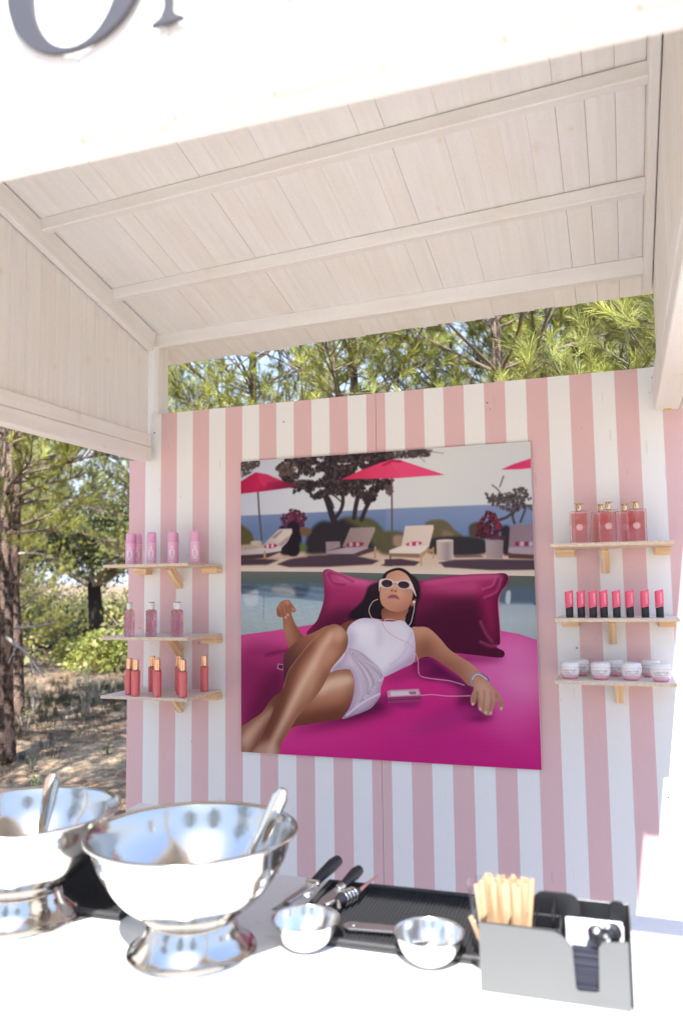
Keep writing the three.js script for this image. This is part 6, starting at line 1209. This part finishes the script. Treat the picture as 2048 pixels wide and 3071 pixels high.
shrub(-4.75, -5.95, 0.24, 0.42, GR, 'grey-green weed in the clearing beside the wall', 'weed', 34); shrub(-5.3, -6.9, 0.14, 0.36, GR, 'pale grey weed behind the grey-green one', 'weed', 16); shrub(-5.6, -6.0, 0.15, 0.3, GR, 'small grey weed left of the grey-green one', 'weed', 16); shrub(-3.5, -4.3, 0.2, 0.2, [0.34, 0.29, 0.16], 'dry straw-coloured weed near the kiosk', 'weed', 22); shrub(-4.5, -4.55, 0.16, 0.24, [0.24, 0.22, 0.12], 'low olive weed at the foot of the trunks', 'weed', 16); shrub(-3.1, -3.0, 0.05, 0.16, [0.08, 0.12, 0.05], 'small dark green seedling in the near shade', 'weed', 8); shrub(-2.85, -3.7, 0.05, 0.2, [0.08, 0.12, 0.05], 'small dark green seedling by the wall', 'weed', 9); shrub(-2.7, -2.55, 0.06, 0.12, [0.09, 0.13, 0.05], 'small green seedling lowest in the shade', 'weed', 9); shrub(-6.3, -8.0, 0.2, 0.34, GR, 'pale weed in the sunny strip behind the grey ones', 'weed', 26);
{ // low undergrowth under the far trees
  const r = RNG(611), list = []; for (let i = 0; i < 5200; i++) { const az = 0.5 + r() * 0.36, d = 13 + Math.pow(r(), 0.8) * 34, x = 1.67 - Math.sin(az) * d, z = 2.68 - Math.cos(az) * d, t = r(), hill = Math.max(0, d - 30) * 0.012, k = 0.5 + 0.5 * Math.sin(x * 1.3 + 2 * Math.sin(z * 0.7)); if (d < 22 && r() < 0.8) continue; if (k < 0.3 && d < 22) continue; list.push([V(x, hill + 0.1 + r() * r() * (0.5 + (d > 20 ? 1.3 : 0.3)) * k, z), V(r() - 0.5, 1, r() - 0.5).normalize(), 1 + r() * 1.3, lin(0.15 + 0.17 * t, 0.15 + 0.13 * t, 0.055 + 0.03 * t), r() * 6]); }
  tag(instanced('undergrowth', LC, M.leaf, list, scene), 'olive undergrowth along the far edge of the clearing', 'undergrowth');
}
{ // dry grass over the clearing
  const r = RNG(601), pos = [], nor = []; for (let i = 0; i < 14; i++) { const az = r() * 6.3, l = 0.10 + r() * 0.14, w = 0.003, d = V(Math.cos(az) * 0.6 * r(), 1, Math.sin(az) * 0.6 * r()).normalize(), s = V(-Math.sin(az), 0, Math.cos(az)).multiplyScalar(w), b = V((r() - 0.5) * 0.08, 0, (r() - 0.5) * 0.08), e = b.clone().addScaledVector(d, l); for (const q of [b.clone().sub(s), b.clone().add(s), e]) { pos.push(q.x, q.y, q.z); nor.push(Math.cos(az), 0.2, Math.sin(az)); } }
  const g = new THREE.BufferGeometry(); g.setAttribute('position', new THREE.Float32BufferAttribute(pos, 3)); g.setAttribute('normal', new THREE.Float32BufferAttribute(nor, 3));
  const clump = noiseField(64, 64, [9, 9], 603), list = []; for (let i = 0; i < 15000; i++) { const d = 4.5 + Math.pow(r(), 1.3) * 32, az = 0.5 + r() * 0.34, x = 1.67 - Math.sin(az) * d, z = 2.68 - Math.cos(az) * d; if (x > -1.0 || clump[(((x * 3.1) & 63) * 64) + ((z * 3.1) & 63)] < 0.45 + 0.2 * r()) continue; const t = r(); list.push([V(x, -0.02, z), V((r() - 0.5) * 0.3, 1, (r() - 0.5) * 0.3).normalize(), 0.35 + r() * 0.75, lin(0.36 + 0.16 * t, 0.29 + 0.13 * t, 0.16 + 0.06 * t), r() * 6]); }
  const holder = instanced('dry_grass', g, M.leaf, list, scene); tag(holder, 'dry straw-coloured grass scattered over the sandy clearing', 'grass');
}
renderer.render(scene, camera);
